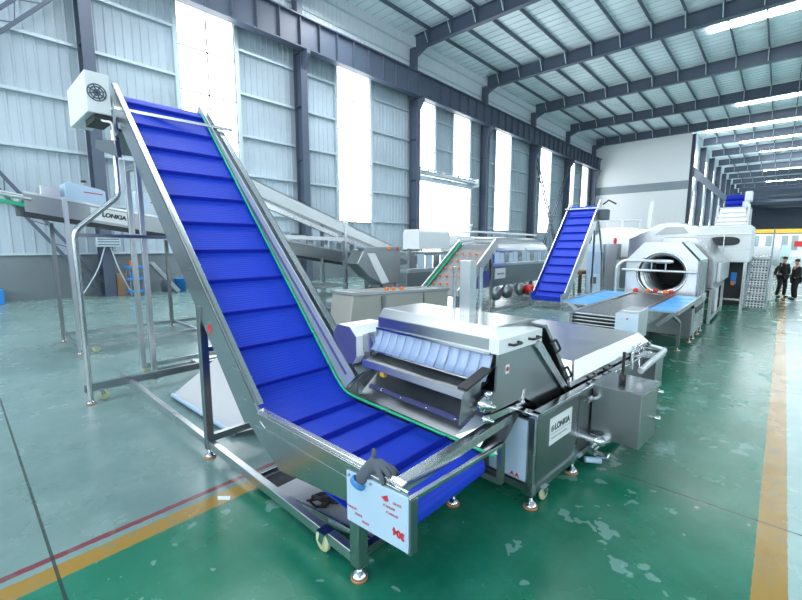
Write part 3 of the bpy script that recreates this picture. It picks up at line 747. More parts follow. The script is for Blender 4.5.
# side panel of the outlet elevator
SP = [(HV0, 1.37), (HV1, 1.37), (.90, .84), (.52, .70), (.10, .93), (-.38, .93), (-.40, 1.05), (HV0 - .02, 1.10)]
b = mb(); b.prism(SP, VZU, .13, .15); b.prism(SP, VZU, 1.56, 1.58); b.split('elevator_side', STEELD, ws)
b = mb(); b.bar((.115, .25, 1.37), (.115, .86, .80), .03, .07, T=W); b.build('diagonal_beam', STEEL, ws)
b = mb(); b.prism([(HV1 - .02, 1.52), (HV1 + .02, 1.52), (.94, .86), (.90, .82)], VZU, .10, 1.6); sc = b.build('slope_cover', STEELD, ws)
sd = W(0, .6, -.62) - W(0, 0, 0)
handle(sc, W(.10, .52, 1.28), sd, W(-.6, .8, .9) - W(0, 0, 0), .15, .06); handle(sc, W(.10, .78, .98), sd, W(-.6, .8, .9) - W(0, 0, 0), .15, .06)
b = mb(); b.bar((.14, -.42, .90), (.14, .10, .88), .04, .05, T=W); b.bar((.14, .06, .88), (.14, .10, 1.0), .03, .03, T=W); b.bar((.14, .10, .88), (.14, .28, .80), .03, .03, T=W); b.build('bearing_frame', STEELP, ws)
b = mb(); b.prism([(-.68, .90), (-.64, 1.12), (-.54, 1.20), (-.42, 1.20), (-.42, .98)], VZU, .20, .205); b.build('end_flap', STEELD, ws)
b = mb(); b.prism([(-.66, 1.185), (-.36, 1.27), (-.36, 1.25), (-.66, 1.165)], VZU, .15, .235); b.build('flap_lip', RUBBER, ws)
b = mb(); b.lathe(W(.14, -.46, 1.02), udir, [(.06, -.02), (.06, .02), (.035, .025), (.035, .06), (.015, .065), (.015, .10), (0, .10)], 14); b.lathe(W(.14, -.46, .91), udir, [(.03, 0), (.03, .04), (.012, .045), (.012, .09), (0, .09)], 10); b.lathe(W(.14, -.44, 1.10), udir, [(.025, 0), (.025, .05), (0, .05)], 6)
b.build('bearing', STEELP, ws)
b = mb(); wbox(b, .128, .13, -.20, -.15, 1.20, 1.27); wl_ = b.build('warning_label', WHITE, ws); b = mb(); b.lathe(W(.127, -.175, 1.235), udir, [(0, .001), (.02, .001), (.02, 0)], 12); b.build('red_symbol', RED, wl_)
# gearmotor on the far side of the outlet
GM = [(1.73, 1.06), (1.80, .97), (2.02, .97), (2.12, 1.04), (2.12, 1.26), (2.04, 1.36), (1.84, 1.36), (1.73, 1.27)]
b = mb(); b.prism(GM, UZV, -.455, -.445); g1 = b.build('drive_cover', MOTORB, ws); 
b = mb(); b.prism([(p[0], p[1]) for p in GM], UZV, -.445, .0); b.build('drive_body', WHITE, g1)
b = mb(); b.prism([(1.56, 1.22), (1.60, 1.12), (1.73, 1.12), (1.73, 1.28), (1.62, 1.32)], UZV, -.36, -.2); b.build('drive_bracket', STEEL, g1)
b = mb(); b.tube(round_path([W(1.74, -.30, 1.24), W(1.66, -.30, 1.24), W(1.58, -.30, 1.22)], .05), .035, 12); b.build('drive_shaft', STEELP, g1)
b = mb(); b.prism([(1.60, .92), (1.80, .86), (1.86, 1.02), (1.64, 1.12)], UZV, -.34, -.32); b.build('drive_plate', STEELD, g1)
b = mb(); wbox(b, 2.05, 2.30, -.2, .1, .0, .90); b.build('drive_post', STEELD, g1)

# hipped lid over the rear of the tank
b = mb()
T0, T1, zt = (.20, 1.62), (1.16, 3.18), 1.02
L0, L1, zl = (.07, 1.72), (.86, 3.24), .90
v = [W(L0[0], L1[0], zl), W(L0[1], L1[0], zl), W(L0[1], L1[1], zl), W(L0[0], L1[1], zl), W(T0[0], T1[0], zt), W(T0[1], T1[0], zt), W(T0[1], T1[1], zt), W(T0[0], T1[1], zt)]
v += [p - Vector((0, 0, .055)) for p in v[:4]]
b.add(v, [(4, 5, 6, 7), (0, 1, 5, 4), (1, 2, 6, 5), (2, 3, 7, 6), (8, 9, 1, 0), (9, 10, 2, 1), (10, 11, 3, 2), (11, 8, 0, 3), (8, 11, 10, 9)])
ld = b.build('tank_lid', STEELW, ws, bevel=.004)
b = mb(); c_ = [W(.135, 1.01 + .15, .963), W(.135, 2.12, .963)]
b.add([W(.066, .90, .902), W(.195, 1.18, 1.022), W(.195, 3.17, 1.022), W(.066, 3.23, .902)], [(0, 1, 2, 3)]); b.build('lid_edge', STEELW, ld, solid=.003)
for v_ in (1.30, 1.72, 2.55): handle(ld, W(.07, v_, .872), vdir, udir + Vector((0, 0, -.2)), .16, .04, .012)
# dosing box on the side, pipes
b = mb(); wbox(b, -.46, -.02, 1.16, 1.66, .30, .83); bx = b.build('side_box', STEELD, ws, bevel=.006); bx['label'] = 'square stainless filter box on the side of the tank'
b = mb(); wbox(b, -.48, 0, 1.14, 1.68, .83, .845); b.build('box_lid', STEEL, bx)
b = mb(); b.cyl(W(-.22, 1.36, .845), W(-.22, 1.36, 1.16), .014, 10); b.lathe(W(-.22, 1.36, .845), (0, 0, 1), [(.0, 0), (.035, 0), (.035, .09), (0, .09)], 12); b.build('level_sensor', BLACK, bx)
b = mb(); b.tube(round_path([W(-.02, 1.02, .70), W(-.06, 1.10, .70), W(-.06, 1.24, .68)], .03), .022, 10); b.lathe(W(-.03, 1.0, .71), vdir, [(.03, 0), (.03, .03), (.02, .04), (.03, .07), (.03, .1), (0, .1)], 10); b.build('elbow', STEELP, bx)
b = mb(); b.lathe(W(-.46, 1.62, .76), udir, [(.02, 0), (.02, .05), (.012, .06), (0, .06)], 8); b.lathe(W(-.46, 1.58, .50), udir, [(.02, 0), (.024, .06), (0, .06)], 8); b.split('spigot', STEELP, bx)
b = mb(); b.tube(round_path([W(.0, 1.08, .30), W(-.16, 1.08, .30), W(-.16, 1.22, .29)], .05), .05, 14); b.tube([W(-.10, 1.0, .22), W(-.10, 1.28, .24)], .04, 12); b.lathe(W(-.16, 1.1, .16), udir, [(.03, -.06), (.03, .06), (.045, .065), (.045, .08), (0, .08)], 12)
b.build('drain_valve', STEELP, ws)
b = mb(); b.tube([W(-.03, 1.05, .08), W(-.14, 1.16, .07)], .03, 10); b.build('drain_hose', FILM, ws)
b = mb(); zp = .93
pts = round_path([W(-.02, 2.0, zp - .02), W(-.30, 2.02, zp), W(-.42, 2.50, zp), W(-.42, 2.86, zp)], .06)
b.tube(round_path([W(.04, 2.62, .98), W(-.08, 2.62, .98), W(-.30, 2.45, 1.0), W(-.30, 2.40, .99), W(-.30, 1.62, .93)], .05), .03, 12)
b.build('water_pipe', STEELW, ws)
b = mb(); b.tube(round_path([W(-.12, 1.95, .90), W(-.12, 1.95, 1.06), W(-.10, 2.35, 1.06), W(-.14, 2.6, .98)], .05), .018, 10); b.tube([W(-.12, 1.95, .84), W(-.12, 1.95, 1.10)], .015, 8)
b.tube([W(-.14, 2.1, 1.04), W(-.2, 1.9, .98), W(-.27, 1.7, .92)], .008, 8)
for v_ in (1.98, 2.2, 2.45): b.lathe(W(-.12, v_, 1.03), vdir, [(.03, 0), (.03, .06), (0, .06)], 10)
b.build('spray_manifold', STEELP, ws)
b = mb(); wbox(b, -.16, .0, 2.72, 3.02, .40, .80); b.build('end_tank', STEELD, ws, bevel=.005)
b = mb(); wbox(b, -.18, .0, 2.70, 3.04, .80, .815); b.build('end_tank_lid', STEEL, ws)

# ================================================================== MESH CONVEYOR + DRUM WASHER
mc = thing('mesh_belt_conveyor', (-2.2, 9.2, 0), 'low stainless mesh belt conveyor with blue filmed side trays feeding the drum', 'conveyor')
def mesh_mat():
    m = mat('wire_mesh_belt', (.36, .39, .41), .35, .9); nt = m.node_tree; b = nt.nodes['Principled BSDF']
    tc = nt.nodes.new('ShaderNodeTexCoord'); v = nt.nodes.new('ShaderNodeTexVoronoi'); v.inputs['Scale'].default_value = 34
    r = nt.nodes.new('ShaderNodeValToRGB'); r.color_ramp.elements[0].color = (.55, .58, .60, 1); r.color_ramp.elements[1].color = (.10, .11, .12, 1)
    nt.links.new(tc.outputs['Object'], v.inputs['Vector']); nt.links.new(v.outputs[0], r.inputs[0]); nt.links.new(r.outputs[0], b.inputs['Base Color'])
    return m
MESHM = mesh_mat()
b = mb(); b.box(-2.62, -1.74, 7.5, 11.6, .97, 1.0); b.build('mesh_belt', MESHM, mc)
b = mb()
for k, z in enumerate((.985, .93, .87, .81)): b.cyl((-2.62, 7.50 - .01 * k, z), (-1.74, 7.50 - .01 * k, z), .02, 8)
b.build('nose_roller', STEELD, mc)
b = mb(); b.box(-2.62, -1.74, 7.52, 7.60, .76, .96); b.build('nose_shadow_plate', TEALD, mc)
b = mb(); b.box(-2.68, -2.62, 7.4, 11.6, .74, 1.03); b.build('side_plate', STEEL, mc)
b = mb(); b.box(-1.74, -1.68, 7.4, 11.6, .74, 1.03); b.build('side_plate', STEEL, mc)
b = mb(); b.prism([(-1.86, .70), (-1.86, 1.10), (-1.78, 1.17), (-1.52, 1.17), (-1.52, .70)], XZ, 7.15, 7.75); cbx = b.build('control_box', STEELW, mc, bevel=.01); cbx['label'] = 'square drive box with white film front'
mb().box(-1.855, -1.53, 7.140, 7.15, .72, 1.12).build('film_front', FILML, cbx)
mb().lathe((-1.68, 7.139, 1.04), (0, -1, 0), [(0, .004), (.015, .003), (.015, 0)], 10).build('red_button', RED, cbx)
for s, (xa, xb) in ((0, (-3.30, -2.68)), (1, (-1.80, -1.22))):
    b = mb(); b.box(xa, xb, 8.6, 11.6, .99, 1.01); b.box(xa if s == 0 else xb - .03, xa + .03 if s == 0 else xb, 8.6, 11.6, .96, 1.04); t_ = b.build('side_tray', STEELW, mc)
    for k in range(4): mb().box(xa + .06, xb - .06, 8.65 + k * .74, 8.65 + k * .74 + .66, 1.012, 1.018).build('blue_film', BLUEBR, t_)
    xo = xa + .1 if s == 0 else xb - .08; xi = xa + .45 if s == 0 else xb - .35
    for y in (8.8, 9.5, 10.2): mb().bar((xo, y, .98), (xi, y, .70), .03, .07).build('tray_bracket', STEELW, mc)
b = mb(); b.box(-1.42, -1.36, 10.0, 10.06, .10, .62); b.bar((-1.39, 10.03, .62), (-1.6, 9.6, .98), .05, .05); b.build('leg', STEELD, mc); foot(mc, -1.39, 10.03)
b = mb(); b.box(-2.60, -2.54, 8.0, 8.06, .10, .8); b.build('leg', STEELD, mc); foot(mc, -2.57, 8.03)
b = mb(); b.box(-1.86, -1.80, 8.0, 8.06, .10, .8); b.build('leg', STEELD, mc); foot(mc, -1.83, 8.03)

dw = thing('drum_washer', (-2.1, 13.5, 0), 'white octagonal drum washer with a round open mouth and dark interior', 'washing machine')
DX0, DX1 = -3.0, -1.30
b = mb(); b.box(-3.0, DX1, 11.0, 13.0, .16, .82); b.build('water_tank', STEELD, dw, bevel=.01)
b = mb(); b.box(DX1, DX1 + .015, 11.2, 12.85, .20, .62); b.build('side_door', STEEL, dw)
b = mb(); b.box(DX1, DX1 + .012, 11.4, 12.6, .64, .95); b.build('side_opening', TEALD, dw)
b = mb(); b.box(-3.0, DX1 + .02, 11.0, 11.06, .80, .96); b.box(DX1 - .04, DX1 + .02, 11.0, 13.0, .80, 1.0); b.build('tank_collar', STEEL, dw)
for x, y in ((-1.33, 11.1), (-1.33, 11.6), (-1.33, 12.3), (-1.33, 12.8), (-2.9, 11.1)): foot(dw, x, y, 0, .17, .05)
oc = [(-2.93, .86), (-1.40, .86), (-1.40, 1.82), (-1.78, 2.26), (-2.55, 2.26), (-2.93, 1.82)]
cx_, cz_, cr_ = -2.13, 1.49, .54
# front plate with round hole
b = mb(); N_ = 48; ring = [(cx_ + cr_ * math.cos(2 * math.pi * k / N_), cz_ + cr_ * math.sin(2 * math.pi * k / N_)) for k in range(N_)]
def ray_oct(t):
    d = (math.cos(t), math.sin(t)); best = 9
    for i in range(len(oc)):
        a, c = oc[i], oc[(i + 1) % len(oc)]; ex, ez = c[0] - a[0], c[1] - a[1]; den = d[0] * ez - d[1] * ex
        if abs(den) < 1e-9: continue
        s_ = ((a[0] - cx_) * ez - (a[1] - cz_) * ex) / den; q = ((a[0] - cx_) * d[1] - (a[1] - cz_) * d[0]) / den
        if s_ > 0 and -1e-6 <= q <= 1 + 1e-6: best = min(best, s_)
    return (cx_ + d[0] * best, cz_ + d[1] * best)
ang = sorted(set([2 * math.pi * k / N_ for k in range(N_)] + [math.atan2(z - cz_, x - cx_) % (2 * math.pi) for x, z in oc]))
vs = [(cx_ + cr_ * math.cos(t), 12.0, cz_ + cr_ * math.sin(t)) for t in ang] + [(ray_oct(t)[0], 12.0, ray_oct(t)[1]) for t in ang]
n = len(ang); b.add(vs, [(i, (i + 1) % n, n + (i + 1) % n, n + i) for i in range(n)]); b.build('front_plate', STEELW, dw, solid=.03)
b = mb(); b.sheet(oc[1:] + [oc[0]], XZ, 12.0, 13.5); b.build('drum_cover', STEEL, dw, solid=.02)
b = mb(); b.lathe((cx_, 12.0, cz_), (0, 1, 0), [(cr_ * .98, -.05), (cr_ * 1.03, -.05), (cr_ * 1.03, .02), (cr_ * .98, .02)], 40); b.build('mouth_ring', STEELP, dw)
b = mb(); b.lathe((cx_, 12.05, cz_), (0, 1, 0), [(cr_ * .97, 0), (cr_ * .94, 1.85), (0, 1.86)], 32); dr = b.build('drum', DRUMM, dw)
b = mb()
for k in range(7):
    b.lathe((cx_, 12.2 + k * .24, cz_), (0, 1, 0), [(cr_ * .96, 0), (cr_ * .80, .01), (cr_ * .80, .03), (cr_ * .96, .04)], 32)
b.build('drum_flight', STEEL, dr)
b = mb(); b.tube(round_path([(-3.05, 11.55, .95), (-3.05, 11.55, 1.66), (-2.9, 11.6, 1.82), (-1.85, 11.7, 1.80)], .15), .035, 10); b.tube([(-2.95, 11.7, 1.58), (-1.40, 11.75, 1.56)], .03, 10)
for x in (-2.3, -2.0): b.cyl((x, 11.7, 1.78), (x, 11.7, 1.56), .015, 8)
b.tube([(-2.2, 11.7, 1.80), (-1.9, 11.7, 1.80)], .05, 10); b.build('spray_pipe', STEELW, dw)
b = mb()
for k in range(3): b.box(-1.40, -1.36, 12.05 + k * .5, 12.45 + k * .5, .90, 1.78)
b.split('bolted_panel', STEELD, dw, bevel=.01)
b = mb(); b.sheet([(-1.36, 1.84), (-1.76, 2.30)], XZ, 12.1, 13.4); b.build('top_window', FILML, dw, solid=.01)
for i, xx in enumerate((-2.6, -2.4, -2.2, -2.0, -1.85)):
    b = mb(); b.lathe((xx + .05 * (i % 2), 11.65 + .1 * (i % 3), 1.02), (0, 0, 1), [(0, 0), (.05, .005), (.065, .05), (.04, .09), (0, .10)], 10)
    o = b.build('tomato', ORANGE if i % 2 else RED); tag(o, 'small red fruit at the mouth of the drum, %s from the left' % ordn[i], 'fruit', 'red fruit on the mesh belt')
# second drum housing behind
d2 = thing('drum_housing', (-2.1, 16, 0), 'pale octagonal housing directly behind the drum washer, on an open steel frame', 'machine')
oc2 = [(-2.9, 1.0), (-1.25, 1.0), (-1.25, 1.75), (-1.72, 2.42), (-2.5, 2.42), (-2.9, 1.8)]
mb().prism(oc2, XZ, 14.0, 17.4).build('housing_body', STEEL, d2, bevel=.02)
mb().box(-1.25, -1.16, 14.6, 17.2, 1.15, 1.7).build('side_cabinet', STEELW, d2, bevel=.02)
b = mb(); zf = .98
for p, q in (((-1.3, 14.2, .12), (-1.3, 17.4, .12)), ((-1.3, 14.2, .12), (-1.3, 14.2, zf)), ((-1.3, 17.4, .12), (-1.3, 17.4, zf)), ((-1.3, 14.2, zf), (-1.3, 17.4, zf)), ((-1.3, 15.8, .12), (-1.3, 15.8, zf)), ((-1.3, 14.2, zf), (-1.7, 14.4, 1.2)), ((-2.8, 14.2, .12), (-2.8, 17.4, .12)), ((-2.8, 14.2, .0), (-2.8, 14.2, zf)), ((-2.8, 17.4, .0), (-2.8, 17.4, zf)), ((-2.8, 14.2, zf), (-1.3, 14.2, zf)), ((-2.8, 17.4, zf), (-1.3, 17.4, zf)), ((-1.3, 14.2, 0), (-1.3, 14.2, .14)), ((-1.3, 17.4, 0), (-1.3, 17.4, .14))):
    b.bar(p, q, .07, .07)
b.split('frame_bar', STEELW, d2)
mb().box(-1.32, -1.31, 14.3, 15.7, .2, .9).build('frame_panel', STEEL, d2)
# tall machine with oval window
tm = thing('elevated_sorter', (-1.4, 18.5, 0), 'tall white machine with an oval window, high above the aisle', 'machine')
mb().prism([(-2.25, 1.62), (-.72, 1.62), (-.70, 2.56), (-.74, 2.86), (-2.1, 2.86), (-2.25, 2.56)], XZ, 17.9, 20.5).build('body', WHITE, tm, bevel=.03)
wn = [(-1.86, 2.36)] ; pl = []
for k in range(24):
    t = 2 * math.pi * k / 24; x = math.cos(t); z = math.sin(t); x = math.copysign(abs(x) ** .6, x); z = math.copysign(abs(z) ** .8, z)
    pl.append((-1.42 + .42 * x, 2.33 + .15 * z))
mb().prism(pl, XZ, 17.865, 17.895).build('oval_window', TEALD, tm)
b = mb(); b.box(-1.43, -1.41, 17.85, 17.9, 1.7, 2.6); b.box(-2.2, -.72, 17.86, 17.9, 2.56, 2.59); b.box(-2.2, -.72, 17.88, 17.9, 2.05, 2.065); b.build('seam', STEEL, tm)
b = mb()
for x in (-2.1, -.8):
    for y in (18.0, 20.4): b.bar((x, y, 0), (x, y, 1.65), .09, .09, up=(1, 0, 0))
b.bar((-2.1, 18, .35), (-.8, 18, .35), .07, .07); b.bar((-.8, 18, .35), (-.8, 20.4, .35), .07, .07); b.split('frame_bar', STEEL, tm)
mb().box(-2.0, -.9, 19.2, 20.3, .05, 1.6).build('lower_cabinet', TEALD, tm)
b = mb(); b.box(-1.16, -1.02, 18.2, 18.4, .85, 1.25); b.build('switch_panel', BLUEPL, tm); mb().box(-1.14, -1.05, 18.18, 18.2, .82, .95).build('orange_switch', ORANGE, tm)
b = mb(); b.prism([(-1.75, 2.86), (-.86, 2.86), (-.95, 3.48), (-1.62, 3.48)], XZ, 18.0, 20.0); hp = b.build('hopper', STEEL, tm, bevel=.02)
for z in (2.95, 3.1, 3.25, 3.4): mb().box(-1.74 + (z - 2.86) * .2, -.86 - (z - 2.86) * .15, 17.97, 18.0, z, z + .06).build('hopper_rib', STEELD, hp)
b = mb()
for x in (-1.72, -.88): b.bar((x, 18.05, 2.86), (x * .98, 18.05, 3.55), .06, .06, up=(1, 0, 0))
b.split('hopper_post', WHITE, tm)
b = mb(); b.box(-1.52, -1.06, 18.4, 19.2, 3.42, 3.55); b.cyl((-1.52, 18.5, 3.64), (-1.04, 18.5, 3.64), .10, 14); b.cyl((-1.52, 18.5, 3.82), (-1.04, 18.5, 3.82), .10, 14); b.build('feed_belt', CLEAT, tm)
mb().box(-1.02, -.82, 18.3, 18.7, 3.66, 4.0).build('white_motor', WHITE, tm, bevel=.04)
mb().box(-1.06, -.88, 18.3, 18.7, 3.48, 3.66).build('motor_bracket', STEELD, tm)
# stairs
sr = thing('access_stairs', (-.45, 19, 0), 'perforated steel access stairs beside the tall white machine', 'stairs')
for x in (-.74, -.18):
    mb().bar((x, 18.35, .0), (x, 20.0, 1.80), .05, .16).build('stringer', STEELW, sr)
    b = mb(); b.tube(round_path([(x, 18.45, .1), (x, 18.45, 1.0), (x, 20.0, 2.75), (x, 20.9, 2.75)], .1), .022, 8); b.cyl((x, 19.3, .9), (x, 19.3, 1.9), .02, 8); b.cyl((x, 20.0, 1.7), (x, 20.0, 2.75), .02, 8); b.build('handrail', STEEL, sr)
def perf_mat():
    m = mat('perforated_tread', (.75, .78, .80), .4, .3); nt = m.node_tree; b = nt.nodes['Principled BSDF']
    tc = nt.nodes.new('ShaderNodeTexCoord'); v = nt.nodes.new('ShaderNodeTexVoronoi'); v.inputs['Scale'].default_value = 11.5; v.inputs['Randomness'].default_value = 0
    mp = nt.nodes.new('ShaderNodeMapping'); mp.inputs['Scale'].default_value = (1, .0, 1.0)
    r = nt.nodes.new('ShaderNodeValToRGB'); r.color_ramp.interpolation = 'CONSTANT'; r.color_ramp.elements[0].color = (.03, .035, .04, 1); r.color_ramp.elements[1].color = (.75, .79, .81, 1); r.color_ramp.elements[1].position = .33
    nt.links.new(tc.outputs['Object'], mp.inputs[0]); nt.links.new(mp.outputs[0], v.inputs['Vector']); nt.links.new(v.outputs[0], r.inputs[0]); nt.links.new(r.outputs[0], b.inputs['Base Color'])
    return m
PERF = perf_mat()
for k in range(7):
    y = 18.5 + k * .22; z = .25 + k * .235
    b = mb(); b.box(-.71, -.21, y, y + .24, z, z + .012); b.box(-.71, -.21, y, y + .012, z - .19, z + .012); b.build('tread', PERF, sr)
mb().box(-.74, -.18, 20.0, 21.0, 1.76, 1.80).build('landing', STEEL, sr)
b = mb()
for x in (-.72, -.2): b.bar((x, 20.9, 0), (x, 20.9, 1.78), .06, .06, up=(1, 0, 0))
b.split('landing_post', STEEL, sr)
b = mb(); b.lathe((-.45, 22.2, 1.75), (1, 0, 0), [(0, -.5), (.35, -.5), (.4, -.42), (.4, .42), (.35, .5), (0, .5)], 20); o = b.box(-.8, -.1, 21.9, 22.5, 0, 1.4).build('white_vessel', WHITE); tag(o, 'white rounded vessel just behind the access stairs', 'tank')

# ================================================================== SECOND BLUE INCLINE
c2 = thing('incline_conveyor', (-5.8, 15.6, 0), 'smaller blue cleated incline conveyor in the background right of the long washers', 'conveyor')
ya, yb, za, zb2 = 14.0, 17.05, .45, 3.72; xa, xb = -6.32, -5.28
YZb = [(ya - .25, za), (ya, za), (yb, zb2), (yb + .12, zb2 - .12), (ya + .12, za - .16), (ya - .25, za - .16)]
mb().prism(YZb, YZ, xa, xb).build('belt', BELT, c2)
dy = (yb - ya); dz = zb2 - za; an = math.atan2(dz, dy)
for k in range(11):
    t = (k + .4) / 11; P = Vector((0, ya + dy * t, za + dz * t)); nn = Vector((0, -math.sin(an), math.cos(an)))
    b = mb(); b.add([(x, *(P + nn * h + Vector((0, math.cos(an), math.sin(an))) * s)[1:]) for x in (xa + .05, xb - .05) for s, h in ((-.02, 0), (-.01, .06), (.01, .06), (.02, 0))], [(0, 1, 5, 4), (1, 2, 6, 5), (2, 3, 7, 6), (0, 3, 2, 1), (4, 5, 6, 7)]); b.build('cleat', CLEAT, c2)
for x in (xa - .05, xb + .02):
    mb().prism([(ya - .35, za + .1), (ya - .05, za + .14), (yb, zb2 + .2), (yb + .2, zb2 + .1), (yb + .15, zb2 - .25), (ya + .1, za - .2), (ya - .35, za - .2)], YZ, x, x + .03).build('side_rail', STEELW, c2)
mb().bar((xa - .12, yb - .35, zb2 - .12), (xb + .12, yb - .35, zb2 - .12), .05, .05).build('cross_bar', WHITE, c2)
b = mb()
for x in (xa - .02, xb + .05):
    b.bar((x, 16.6, 0), (x, 16.6, 2.9), .06, .06, up=(1, 0, 0)); b.bar((x, 13.8, 0), (x, 13.8, .4), .06, .06, up=(1, 0, 0)); b.bar((x, 13.6, .1), (x, 18, .1), .05, .06)
    b.bar((x, 17.9, 0), (x, 17.6, 1.9), .06, .06, up=(1, 0, 0)); b.bar((x, 17.6, 1.9), (x, 17.0, 3.1), .06, .06, up=(1, 0, 0))
b.split('frame_bar', STEEL, c2)
mb().box(xb + .05, xb + .35, 16.9, 17.3, 3.15, 3.55).build('drive_motor', DKGREY, c2, bevel=.03)
b = mb(); b.tube([(xb + .1, 17.2, 3.75), (xb + .3, 17.2, 3.9), (xb + .55, 17.3, 3.75)], .03, 8); b.build('hose', BLACK, c2)

# ================================================================== LONG WASHING LINE IN THE MIDDLE GROUND
lw = thing('long_washer', (-7.6, 13, 0), 'long stainless washing line with a white hood and rounded cover below the bright doorway', 'washing machine')
mb().box(-9.0, -7.3, 8.2, 17.6, .75, 1.45).build('tank_body', STEELD, lw, bevel=.02)
mb().box(-9.0, -7.25, 8.2, 17.6, 1.45, 1.56).build('tank_rim', STEELW, lw, bevel=.01)
b = mb(); b.prism([(-7.95, 2.08), (-7.35, 2.08), (-7.35, 2.56), (-7.42, 2.63), (-7.88, 2.63), (-7.95, 2.55)], XZ, 8.75, 10.2); b.build('white_hood', WHITE, lw, bevel=.02)
b = mb(); b.prism([(-8.6, 2.15), (-7.4, 2.15), (-7.5, 2.48), (-8.5, 2.55)], XZ, 10.0, 11.8); b.build('sloped_hood', STEELW, lw, bevel=.02)
b = mb(); pr = [(-8.2 + .8 * math.cos(math.pi * k / 12), 1.95 + .55 * math.sin(math.pi * k / 12)) for k in range(13)]
b.prism(pr, XZ, 11.9, 17.4); b.build('rounded_cover', STEELW, lw, bevel=.01)
b = mb(); b.tube(round_path([(-7.9, 11.6, 2.6), (-7.9, 12.4, 2.66), (-7.9, 17.4, 2.62)], .1), .035, 8); b.lathe((-7.8, 12.0, 2.72), (0, 0, 1), [(.05, 0), (.05, .1), (.08, .1), (.08, .18), (0, .18)], 10); b.build('top_pipe', WHITE, lw)
for k in range(26):
    y = 8.35 + k * .35; mb().box(-7.36, -7.34, y, y + .30, 1.56, 1.92 + .03 * (k % 2)).build('splash_flap', FILML if k % 3 else STEELP, lw)
b = mb(); b.box(-9.0, -7.4, 8.3, 17.5, 1.9, 2.0); b.build('upper_beam', STEEL, lw)
b = mb()
for y in (8.4, 10.7, 13.0, 15.3, 17.4):
    for x in (-8.9, -7.4): b.bar((x, y, 0), (x, y, 2.1), .08, .08, up=(1, 0, 0))
b.split('frame_bar', STEEL, lw)
b = mb(); b.box(-7.28, -7.24, 12.8, 13.5, 1.02, 1.38); ls = b.build('name_plate', WHITE, lw); mb().box(-7.235, -7.23, 12.9, 13.4, 1.16, 1.22).build('plate_print', INKG, ls)
b = mb()
for y in (12.6, 13.4, 14.4): b.lathe((-7.1, y, .55), (1, 0, 0), [(0, -.12), (.22, -.12), (.26, 0), (.22, .12), (0, .12)], 16)
b.split('pump', STEELD, lw)
mb().lathe((-6.9, 14.8, .5), (1, 0, 0), [(0, -.15), (.2, -.15), (.22, .1), (.1, .2), (0, .2)], 14).build('red_pump', RED, lw)
b = mb(); b.bar((-6.6, 10.8, .12), (-6.6, 16.2, .12), .09, .10); b.bar((-8.9, 10.8, .12), (-6.6, 10.8, .12), .08, .08); b.bar((-8.9, 16.2, .12), (-6.6, 16.2, .12), .08, .08); b.build('base_rail', STEELW, lw)
for y in (11.2, 13.4, 15.8): caster(lw, -6.6, y, 0, .05, (1, 0, 0))
# control box beside it
cb = thing('control_box', (-6.4, 10.6, 0), 'grey control box on a post with an orange button, before the long washing line', 'control box')
mb().box(-6.62, -6.3, 10.2, 10.9, 1.45, 1.95).build('box', STEEL, cb, bevel=.02); mb().bar((-6.45, 10.55, 0), (-6.45, 10.55, 1.45), .07, .07, up=(1, 0, 0)).build('post', STEELD, cb)
mb().lathe((-6.3, 10.3, 1.82), (1, 0, 0), [(.06, 0), (.06, .03), (.04, .05), (0, .05)], 14).build('emergency_button', ORANGE, cb)
# inclined elevator with orange cleats
el = thing('cleated_elevator', (-5.9, 8.9, 0), 'short open elevator with rows of orange pegs rising behind the grey tank', 'conveyor')
e0, e1 = Vector((0, 7.9, 1.05)), Vector((0, 9.55, 2.25))
for x in (-6.5, -5.4): mb().bar((x, *e0[1:]), (x, *e1[1:]), .04, .26).build('side_rail', STEELW, el)
mb().bar((-5.95, *(e0 - Vector((0, 0, .05)))[1:]), (-5.95, *(e1 - Vector((0, 0, .05)))[1:]), 1.05, .03).build('belt', DKGREY2, el)
for r in range(5):
    t = .16 + r * .15; p = e0.lerp(e1, t)
    for k in range(5): mb().lathe((-6.35 + k * .2, p.y, p.z), (0, -.5, .85), [(.03, 0), (.026, .04), (0, .05)], 8).build('orange_peg', ORANGE, el)
mb().tube([(-6.44, *(e0 + Vector((0, 0, .06)))[1:]), (-6.44, *(e1 + Vector((0, 0, .06)))[1:])], .02, 8).build('green_guide', GREEN, el)
b = mb()
for x in (-6.5, -5.4): b.bar((x, 9.3, 0), (x, 9.3, 2.0), .06, .06, up=(1, 0, 0)); b.bar((x, 8.2, 0), (x, 8.2, 1.2), .06, .06, up=(1, 0, 0))
b.bar((-6.5, 9.5, 2.3), (-5.4, 9.5, 2.3), .05, .05); b.split('frame_bar', STEEL, el)
# grey tank in front
gt = thing('holding_tank', (-6, 6, 0), 'warm grey sheet metal tank behind the washer hood', 'tank')
mb().prism([(4.6, .35), (4.75, 1.32), (7.6, 1.18), (7.6, .35)], YZ, -6.1, -5.5).build('tank_shell', CREAM, gt, bevel=.02)
b = mb(); b.bar((-5.5, 4.73, 1.34), (-5.5, 7.6, 1.20), .08, .05); b.bar((-6.1, 4.73, 1.34), (-6.1, 7.6, 1.20), .08, .05); b.bar((-6.1, 4.75, 1.34), (-5.5, 4.75, 1.34), .06, .05); b.bar((-6.1, 7.6, 1.2), (-5.5, 7.6, 1.2), .06, .05); b.build('tank_rim', STEELW, gt)
b = mb(); b.box(-5.49, -5.48, 5.45, 5.55, .4, 1.25); b.box(-5.49, -5.48, 6.7, 6.72, .4, 1.2); b.split('strap', STEELD, gt)
b = mb()
for x in (-6.02, -5.6):
    for y in (4.75, 7.5): b.bar((x, y, 0), (x, y, .4), .08, .08, up=(1, 0, 0))
b.split('leg', STEELD, gt)
